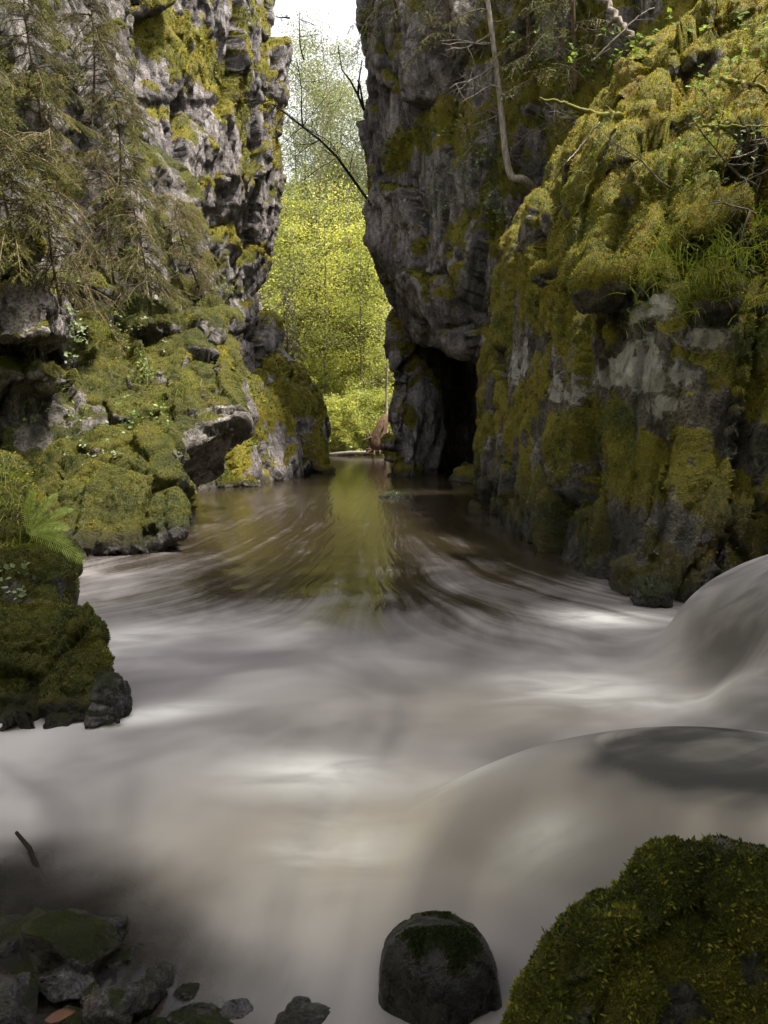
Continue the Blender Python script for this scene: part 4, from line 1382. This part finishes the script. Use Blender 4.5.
herb('broad-leaved bright plant hanging in the middle of the left slope', 134, 272, 6, 0.12, 0.26, 31, M_HERB, 0.25)
for i, (px, py, n, sp, sz, mt, lab) in enumerate([
        (70, 335, 26, 0.3, 0.07, M_PALEHERB, 'pale small-leaved herb patch under the left rock block'), (125, 350, 30, 0.35, 0.06, M_PALEHERB, 'pale herb patch in the middle of the left terrace'),
        (150, 380, 24, 0.3, 0.06, M_HERB, 'green herb patch right of the middle of the left terrace'), (135, 425, 34, 0.3, 0.055, M_HERB, 'bluish green herbs on top of the big left boulder'),
        (95, 455, 20, 0.25, 0.05, M_PALEHERB, 'pale sorrel leaves on the lit face of the big left boulder'), (30, 415, 22, 0.3, 0.06, M_HERB, 'herb patch on the terrace near the left edge'),
        (205, 300, 20, 0.25, 0.08, M_HERB, 'leafy herbs at the rim above the dark cleft'), (8, 590, 10, 0.1, 0.045, M_PALEHERB, 'pale leaves at the left edge on the two-humped boulder'),
        (600, 70, 36, 0.5, 0.12, M_HERB, 'bright leafy shrub at the upper left of the mossy slope'), (640, 60, 30, 0.5, 0.1, M_HERB, 'low green bilberry patch on the crest of the mossy slope'),
        (735, 90, 30, 0.5, 0.09, M_HERB, 'green bilberry patch near the top right corner'), (705, 155, 26, 0.45, 0.07, M_HERB, 'bilberry patch in the hollow of the mossy slope'),
        (750, 175, 24, 0.35, 0.07, M_PALEHERB, 'pale leaves among twigs at the right edge'), (560, 60, 26, 0.5, 0.12, M_HERB, 'green leaves in the dark cleft behind the bare trunk'),
        (470, 165, 60, 0.75, 0.1, M_PALEHERB, 'pale lichen-green shrub spread over the far right cliff'), (450, 215, 50, 0.7, 0.1, M_PALEHERB, 'lower pale lichen-green shrub on the far right cliff'),
        (505, 215, 40, 0.5, 0.09, M_PALEHERB, 'sparse pale shrub below the leaning bare trunk'), (400, 150, 40, 0.6, 0.12, M_MOSSD, 'dark grassy shrub on the mossy ledge of the far right cliff')]):
    herb(lab, px, py, n, sp, sz, 60 + i, mt, 0.16 if py > 300 else 0.3, group='small herbs on the left rocks' if px < 300 else 'small shrubs on the right rocks')


def grass(label, px, py, n, ln, seed, lean=(0, -0.4, 0.5), spread=0.25, wid=0.008, tone=0.5, group='grass tufts on the right slope'):
    rg = np.random.default_rng(seed)
    p, nn = surf(px, py)
    rt = p - nn * 0.03
    mb = MB()
    for k in range(n):
        o = rg.normal(size=3) * spread * np.array([1, 0.5, 0.7])
        o -= nn * (o @ nn)
        b = o
        d = nn * 0.35 + np.array(lean) + rg.normal(size=3) * 0.38
        d /= np.linalg.norm(d)
        L = ln * (0.5 + 0.8 * rg.random())
        m = b + d * L * 0.6
        e = m + d * L * 0.35 + np.array([0, 0, -L * (0.25 + 0.5 * rg.random())])
        ax = bezier(b, m, e, 5)
        s = np.cross(d, [0.2, 0.9, 0.3])
        s /= np.linalg.norm(s) + 1e-9
        w = np.array([1, 0.9, 0.7, 0.4, 0.05]) * wid * 0.5
        V = np.concatenate([ax - s * w[:, None], ax + s * w[:, None]])
        q = [[j, j + 1, 5 + j + 1, 5 + j] for j in range(4)]
        mb.add(V, q, None, np.full(10, np.clip(rg.normal(tone, 0.2), 0, 1)))
    o = mb.build('grass_tuft', M_GRASS, smooth=False)
    o.location = rt
    return tag(o, label, 'grass', group)


GR = [(655, 282, 'hanging grass tuft on the lip of the right wall'), (685, 262, 'grass tuft left of the middle of the grassy ledge'), (705, 248, 'tall grass tuft in the middle of the grassy ledge'),
      (725, 262, 'fine grass tuft right of the middle of the grassy ledge'), (748, 240, 'bright grass tuft high at the right edge'), (760, 262, 'grass tuft at the right edge of the ledge'),
      (735, 284, 'low grass tuft above the dark rock face'), (700, 282, 'short grass tuft on the wall lip'), (670, 250, 'thin grass tuft at the left end of the grassy ledge'), (755, 222, 'uppermost grass tuft at the right edge')]
for i, (px, py, lab) in enumerate(GR):
    grass(lab, px, py, 130, 0.36, 300 + i, spread=0.3, lean=(-0.25, -0.45, 0.35), wid=0.009)
for i, (px, py, lab, ln) in enumerate([(3, 480, 'long grass tuft at the left edge above the fern', 0.45), (10, 505, 'pale grass tuft beside the fern', 0.3), (2, 548, 'grass tuft at the left edge below the fern', 0.25)]):
    grass(lab, px, py, 60, ln, 340 + i, lean=(0.35, -0.35, 0.5), spread=0.12, wid=0.009, tone=0.65, group='grass tufts at the left edge')
for i, (px, py, lab) in enumerate([(100, 330, 'thin grass tuft on the terrace below the broad-leaved plant'), (160, 400, 'dry grass tuft on the left terrace edge'), (190, 390, 'wispy grass on the leaning mossy slab'), (60, 390, 'grass wisps near the left end of the terrace'),
                                   (90, 275, 'dry grass hanging from the left slope'), (230, 290, 'dry grass at the rim of the dark cleft')]):
    grass(lab, px, py, 50, 0.4, 360 + i, lean=(0.2, -0.4, 0.3), spread=0.2, wid=0.009, tone=0.6, group='grass tufts on the left terrace')


# fern: fronds with leaflets
def fern(label, px, py, fronds, seed, ln=0.42):
    rg = np.random.default_rng(seed)
    p, nn = surf(px, py)
    rt = empty('fern', p, label, 'fern')
    for dx, dz in fronds:
        mb = MB()
        d = np.array([dx, -0.25 + rg.normal() * 0.15, dz])
        d /= np.linalg.norm(d)
        L = ln * (0.85 + 0.3 * rg.random())
        ax = bezier(p, p + d * L * 0.6 + np.array([0, 0, 0.06]), p + d * L + np.array([0, 0, -0.1 * L]), 36)
        mb.tube(ax, np.linspace(0.003, 0.001, 36), 4, 0.9)
        tg = np.gradient(ax, axis=0)
        tg /= np.linalg.norm(tg, axis=1)[:, None]
        sd = np.cross(tg, [0.1, -0.6, 0.8])
        sd /= np.linalg.norm(sd, axis=1)[:, None]
        for i in range(3, 35):
            w = 0.16 * L * math.sin(math.pi * (0.12 + 0.86 * i / 36)) ** 0.8 * 1.05
            for s in (-1, 1):
                dirv = sd[i] * s + tg[i] * 0.45
                tip = ax[i] + dirv * w + np.array([0, 0, -0.12 * w])
                m1 = ax[i] + dirv * w * 0.4
                k = tg[i] * L * 0.01
                mb.add(np.array([ax[i] - k * 0.5, m1 - k, tip, m1 + k, ax[i] + k * 0.5]), [[0, 1, 2, 3]], [[0, 3, 4]], float(np.clip(rg.normal(0.7, 0.2), 0, 1)))
        place_child(mb.build('frond', M_FERN, smooth=False), rt)
    return rt


fern('light green fern arching over the left edge of the pool', 26, 534, [(0.9, 0.55), (1.0, 0.25), (1.0, -0.02), (0.7, 0.9), (0.9, -0.3), (0.3, 1.0)], 44, 0.46)

# driftwood stick and a leaf among the wet stones
mb = MB()
a, b = onwater(17, 841) + np.array([0, 0, 0.035]), onwater(46, 877)
mb.tube(np.array([a, a * 0.6 + b * 0.4 + 0.004, a * 0.3 + b * 0.7 - 0.003, b - np.array([0, 0, 0.03])]) - b, [0.007, 0.009, 0.01, 0.011], 7)
o = mb.build('stick', M_DARKWOOD)
o.location = b
tag(o, 'dark broken stick poking out of the water at the left', 'stick')
mb = MB()
pl = at(60, 1016, 1.74)
prof = [(-0.036, 0.001), (-0.02, 0.011), (0.0, 0.014), (0.018, 0.01), (0.036, 0.001)]
LV = [[x, sgn * w, 0.35 * w + 0.006 * math.sin(60 * x)] for sgn in (-1, 1) for x, w in prof] + [[x, 0, 0.004 * math.sin(60 * x)] for x, w in prof]
mb.add(np.array(LV), [[j, j + 1, 11 + j, 10 + j] for j in range(4)] + [[10 + j, 11 + j, 6 + j, 5 + j] for j in range(4)])
M_DEAD = leaf_mat('dead_leaf', [(0, (0.07, 0.026, 0.01)), (1, (0.12, 0.045, 0.018))], 0.05, 0.4)
o = mb.build('dead_leaf', M_DEAD)
o.location = pl
o.rotation_euler = (0.5, 0, 0.35)
tag(o, 'orange-brown dead leaf lying on the wet stones at the lower left', 'leaf')


# =================================================================== forest beyond the gap
def broadleaf(label, hgt, nleaf, seed, mat, lsize=0.2, spread=0.32, low=0.15, bark=M_PALEBARK, name='broadleaf_tree', group='trees of the sunlit forest beyond the gap', r=0.16, clump=0.7):
    rg = np.random.default_rng(seed)
    rt = empty(name, (0, 0, -50), label, 'tree', group)
    tr, lf = MB(), MB()
    top = np.array([rg.normal() * 0.5, rg.normal() * 0.5, hgt])
    ax = bezier(np.array([0, 0, -0.4]), np.array([rg.normal() * 0.4, rg.normal() * 0.4, hgt * 0.5]), top, 12)
    tr.tube(ax, np.linspace(r, r * 0.2, 12), 7)
    ends = []
    for k in range(30):
        t = low + (0.97 - low) * (k + rg.random()) / 30
        i = min(int(t * 11), 10)
        p = ax[i] + (ax[i + 1] - ax[i]) * (t * 11 - i)
        a = rg.random() * 6.283
        L = hgt * spread * (1.15 - 0.75 * t) * (0.6 + 0.6 * rg.random())
        d = np.array([math.cos(a), math.sin(a), 0.15 + 0.5 * rg.random()])
        e = p + d * L
        m = p + d * L * 0.5 + np.array([0, 0, 0.1 * L])
        br = bezier(p, m, e, 6)
        tr.tube(br, np.linspace(r * 0.35 * (1.1 - t), 0.012, 6), 4)
        for j in range(7):
            q = br[rg.integers(2, 6)] + rg.normal(size=3) * L * 0.18
            ends.append(q)
            if j < 3: tr.tube(np.array([br[3], (br[3] + q) / 2 + 0.05, q]), [0.02, 0.014, 0.008], 3)
    ends = np.array(ends)
    idx = rg.integers(0, len(ends), nleaf)
    C = ends[idx] + rg.normal(size=(nleaf, 3)) * clump * np.array([1, 1, 0.5]) * (hgt / 14)
    nn = np.array([0, 0, 0.8]) + rg.normal(size=(nleaf, 3)) * 0.6
    nn /= np.linalg.norm(nn, axis=1)[:, None]
    tint = np.clip(rg.normal(0.55, 0.1, nleaf) + rg.normal(0, 0.16, len(ends))[idx], 0, 1)
    leaf_cards(lf, C, nn, lsize * (0.6 + 0.8 * rg.random(nleaf)), rg, tint, 0.7, 0.1)
    k = tr.build('trunk', bark); k.parent = rt
    k = lf.build('crown', mat, smooth=False); k.parent = rt
    return rt


def spruce_far(label, hgt, seed, tone=0.6, group='trees of the sunlit forest beyond the gap'):
    rg = np.random.default_rng(seed)
    rt = empty('spruce_tree', (0, 0, -50), label, 'tree', group)
    tr, wood, lf = MB(), MB(), MB()
    tr.tube(np.array([[0, 0, -0.4], [0, 0, hgt * 0.5], [0, 0, hgt]]), [0.02 * hgt * 0.6, 0.009 * hgt, 0.01], 7)
    z = hgt * 0.06
    while z < hgt * 0.98:
        L = (hgt - z) * 0.24 + 0.12
        for k in range(7):
            a = rg.random() * 6.283
            spray(wood, lf, np.array([0, 0, z + rg.normal() * 0.1]), np.array([math.cos(a), math.sin(a), 0.05]), L * (0.7 + 0.5 * rg.random()), 0.35, rg, 0.2 + L * 0.22, 0.12, 0.05, 0.14, 0.015, tone, 0.7)
        z += 0.25 + 0.02 * hgt
    k = tr.build('trunk', M_BARK); k.parent = rt
    k = wood.build('branches', M_BARK); k.parent = rt
    k = lf.build('crown', M_NEEDLE, smooth=False); k.parent = rt
    return rt


B1 = broadleaf('bright yellow-green broadleaf tree in the sunlit forest beyond the gap', 15, 13000, 1, M_SPRING, lsize=0.15, clump=0.45, bark=M_BARK)
B2 = broadleaf('bright yellow-green broadleaf tree in the sunlit forest beyond the gap', 12, 12000, 2, M_SPRING, spread=0.4, lsize=0.15, clump=0.45, bark=M_BARK)
B3 = broadleaf('slim olive-leaved tree with a thin crown in the forest beyond the gap', 18, 13000, 3, M_DULL, spread=0.24, lsize=0.1, r=0.1, bark=M_BARK, clump=0.42)
B4 = broadleaf('low bright green bush by the far river bank', 4.5, 9000, 4, M_SPRING, spread=0.55, low=0.05, lsize=0.13, name='bush', group='bushes on the far river bank', r=0.05, clump=1.0)
B5 = broadleaf('slender pale-trunked young tree with a high thin crown at the far bank', 15, 4000, 9, M_SPRING, low=0.4, r=0.12, bark=M_BARK, spread=0.2, lsize=0.12, clump=0.5)
protos = [B1, B2, B3, B4]
used = set()


def put(p, x, y, rz, sc=1.0, label=None, dz=0.0):
    z = gz(x, y) - 0.05 + dz
    if p.name not in used:
        used.add(p.name)
        p.location = (x, y, z)
        p.rotation_euler = (0, 0, rz)
        p.scale = (sc, sc, sc)
        if label: p['label'] = label
        return p
    return copy_tree(p, (x, y, z), rz, sc, label)


rf = np.random.default_rng(42)
for y0, n in ((57, 6), (62, 6), (67, 7), (73, 7), (82, 7), (93, 7)):
    for k in range(n):
        xc = (-0.075 * y0)
        x = xc + (k - (n - 1) / 2) * 3.1 + rf.normal() * 0.8
        y = y0 + rf.normal() * 2
        p = (B1, B2)[rf.integers(0, 2)]
        put(p, x, y, rf.random() * 6.28, 0.8 + 0.35 * rf.random())
for (x, y, sc) in ((-5.6, 60, 1.5), (-3.9, 74, 1.6), (-0.5, 70, 1.4), (-7.0, 66, 1.5), (-2.6, 66, 1.35), (-5.0, 82, 1.6), (0.8, 62, 1.3), (-8.5, 52, 1.15), (-1.6, 62, 1.25), (-5.5, 70, 1.3)):
    put(B3, x, y, rf.random() * 6.28, sc)
for (x, y, sc) in ((-5.6, 48.5, 0.9), (-4.0, 49.5, 0.7), (-2.4, 49.2, 0.8), (-1.0, 50, 0.9), (0.6, 49, 0.8), (2.0, 49.5, 1.0), (-7.2, 50, 1.0), (-3.2, 53, 1.1), (-0.2, 54, 1.1), (-4.6, 55, 1.3), (-1.7, 56, 1.3), (-6.3, 54, 1.2), (1.2, 55, 1.3), (-3.0, 48.3, 0.5), (-1.6, 48.6, 0.45), (-4.7, 48.2, 0.5), (0.0, 48.4, 0.5)):
    put(B4, x, y, rf.random() * 6.28, sc)
for (x, y, sc) in ((-6.4, 51.5, 1.0), (-4.6, 53, 1.1), (-1.3, 52, 0.95), (0.8, 51, 0.9), (-2.9, 56, 1.2), (-5.4, 57, 1.2)):
    put(B5, x, y, rf.random() * 6.28, sc)
spA = spruce_far('young spruce growing behind the ledge of the far left cliff', 4.6, 77, 0.7, group='spruces at the gap')
pz = at(288, 392, 33.5)
spA.location = pz
copy_tree(spA, at(279, 398, 34.5), 1.2, 0.8, 'smaller young spruce against the far left cliff')
spB = spruce_far('tall spruce rising above the broadleaf crowns beyond the gap', 19, 78, 0.75)
spB.location = (-5.2, 60, gz(-5.2, 60) - 0.1)
copy_tree(spB, (0.6, 66, gz(0.6, 66) - 0.1), 2.0, 0.9, 'spruce behind the right cliff edge beyond the gap')
copy_tree(spB, (-3.4, 58, gz(-3.4, 58) - 0.1), 0.4, 0.62, 'shorter spruce in the middle of the trees beyond the gap')
copy_tree(spB, (-8.5, 75, gz(-8.5, 75) - 0.1), 1.0, 1.1, 'farthest spruce on the hillside beyond the gap')
# unseen trees added beside the camera to shade the near water
for i, (x, y, sc) in enumerate(((6.2, -1.2, 1.3), (5.3, -3.2, 1.25), (7.4, 0.8, 1.3), (4.2, -5.0, 1.25), (8.4, -2.6, 1.5), (8.2, 3.0, 1.3))):
    t = copy_tree(B1, (x, y, gz(x, y) - 0.1), i * 1.1, sc, 'unseen broadleaf tree added on the right bank to shade the near water')
    t['group'] = 'unseen trees added to shade the near water'
# pale straight trunk by the right cliff and a grey one by the left
for px, d, hgt, r, lab in ((388, 44, 9.5, 0.12, 'pale straight trunk just left of the far right cliff'), (270, 40, 12, 0.14, 'grey trunk close beside the far left cliff')):
    p = at(px, 449, d)
    z = gz(p[0], d)
    t = broadleaf(lab, hgt, 1200, 500 + px, M_SPRING, lsize=0.12, spread=0.16, low=0.5, bark=M_PALEBARK if px > 300 else M_BARK, r=r)
    t.location = (p[0], d, z)
# upturned root plate at the end of the water
mb = MB()
r6 = np.random.default_rng(66)
pr = at(376, 446, 43)
rt = empty('tree_stump', pr, 'reddish brown upturned root stump at the far end of the water', 'stump')
st = MB()
st.tube(np.array([[0, 0, -0.4], [0.05, 0, 0.3], [0.35, 0, 1.1], [0.55, 0.1, 1.7]]), [0.6, 0.5, 0.35, 0.22], 12)
k = st.build('stump_wood', M_ROOT); k.parent = rt
for i in range(16):
    a = r6.random() * 6.283
    bare_twigs(mb, np.array([0.1, 0, 0.3]), np.array([math.cos(a), -0.4, 0.7 * math.sin(a) - 0.1]), 1.1, 0.08, r6, 1)
k = mb.build('roots', M_ROOT); k.parent = rt
mb = MB()
mb.tube(np.array([at(322, 455, 47), at(350, 452.5, 46.5), at(384, 452, 46)]) - at(322, 455, 47), [0.09, 0.11, 0.07], 8)
o = mb.build('log', M_PALEBARK)
o.location = at(322, 455, 47)
tag(o, 'pale fallen log lying across the far end of the river', 'log')

# =================================================================== light
world = bpy.data.worlds.new('World')
scene.world = world
world.use_nodes = True
nt = world.node_tree
bg = nt.nodes['Background']
sky = nt.nodes.new('ShaderNodeTexSky')
sky.sky_type = 'NISHITA'
sky.sun_disc = False
SUN_EL, SUN_AZ = R(66), R(114)        # azimuth measured from +Y towards +X
sky.sun_elevation = SUN_EL
sky.sun_rotation = SUN_AZ
sky.dust_density = 4.0
sky.air_density = 1.0
hs = nt.nodes.new('ShaderNodeHueSaturation')
hs.inputs['Saturation'].default_value = 0.12
nt.links.new(sky.outputs[0], hs.inputs['Color'])
nt.links.new(hs.outputs[0], bg.inputs[0])
bg.inputs[1].default_value = 0.1
sl = bpy.data.lights.new('sun', 'SUN')
sl.energy = 3.4
sl.angle = R(6)
sl.color = (1.0, 0.93, 0.82)
so = bpy.data.objects.new('sun', sl)
COL.objects.link(so)
sd = Vector((math.sin(SUN_AZ) * math.cos(SUN_EL), math.cos(SUN_AZ) * math.cos(SUN_EL), math.sin(SUN_EL)))
so.rotation_euler = (-sd).to_track_quat('-Z', 'Y').to_euler()
so.location = (0, 0, 60)

vs = scene.view_settings
vs.view_transform = 'Standard'
vs.look = 'None'
vs.gamma = 1
vs.exposure = 2.1
vs.use_curve_mapping = False
scene.render.engine = 'CYCLES'
cy = scene.cycles
cy.use_denoising = True
cy.use_adaptive_sampling = True
cy.adaptive_threshold = 0.02
cy.denoiser = 'OPENIMAGEDENOISE'
cy.max_bounces = 6
cy.diffuse_bounces = 3
cy.glossy_bounces = 3
cy.transparent_max_bounces = 8
cy.transmission_bounces = 3
cy.sample_clamp_indirect = 4
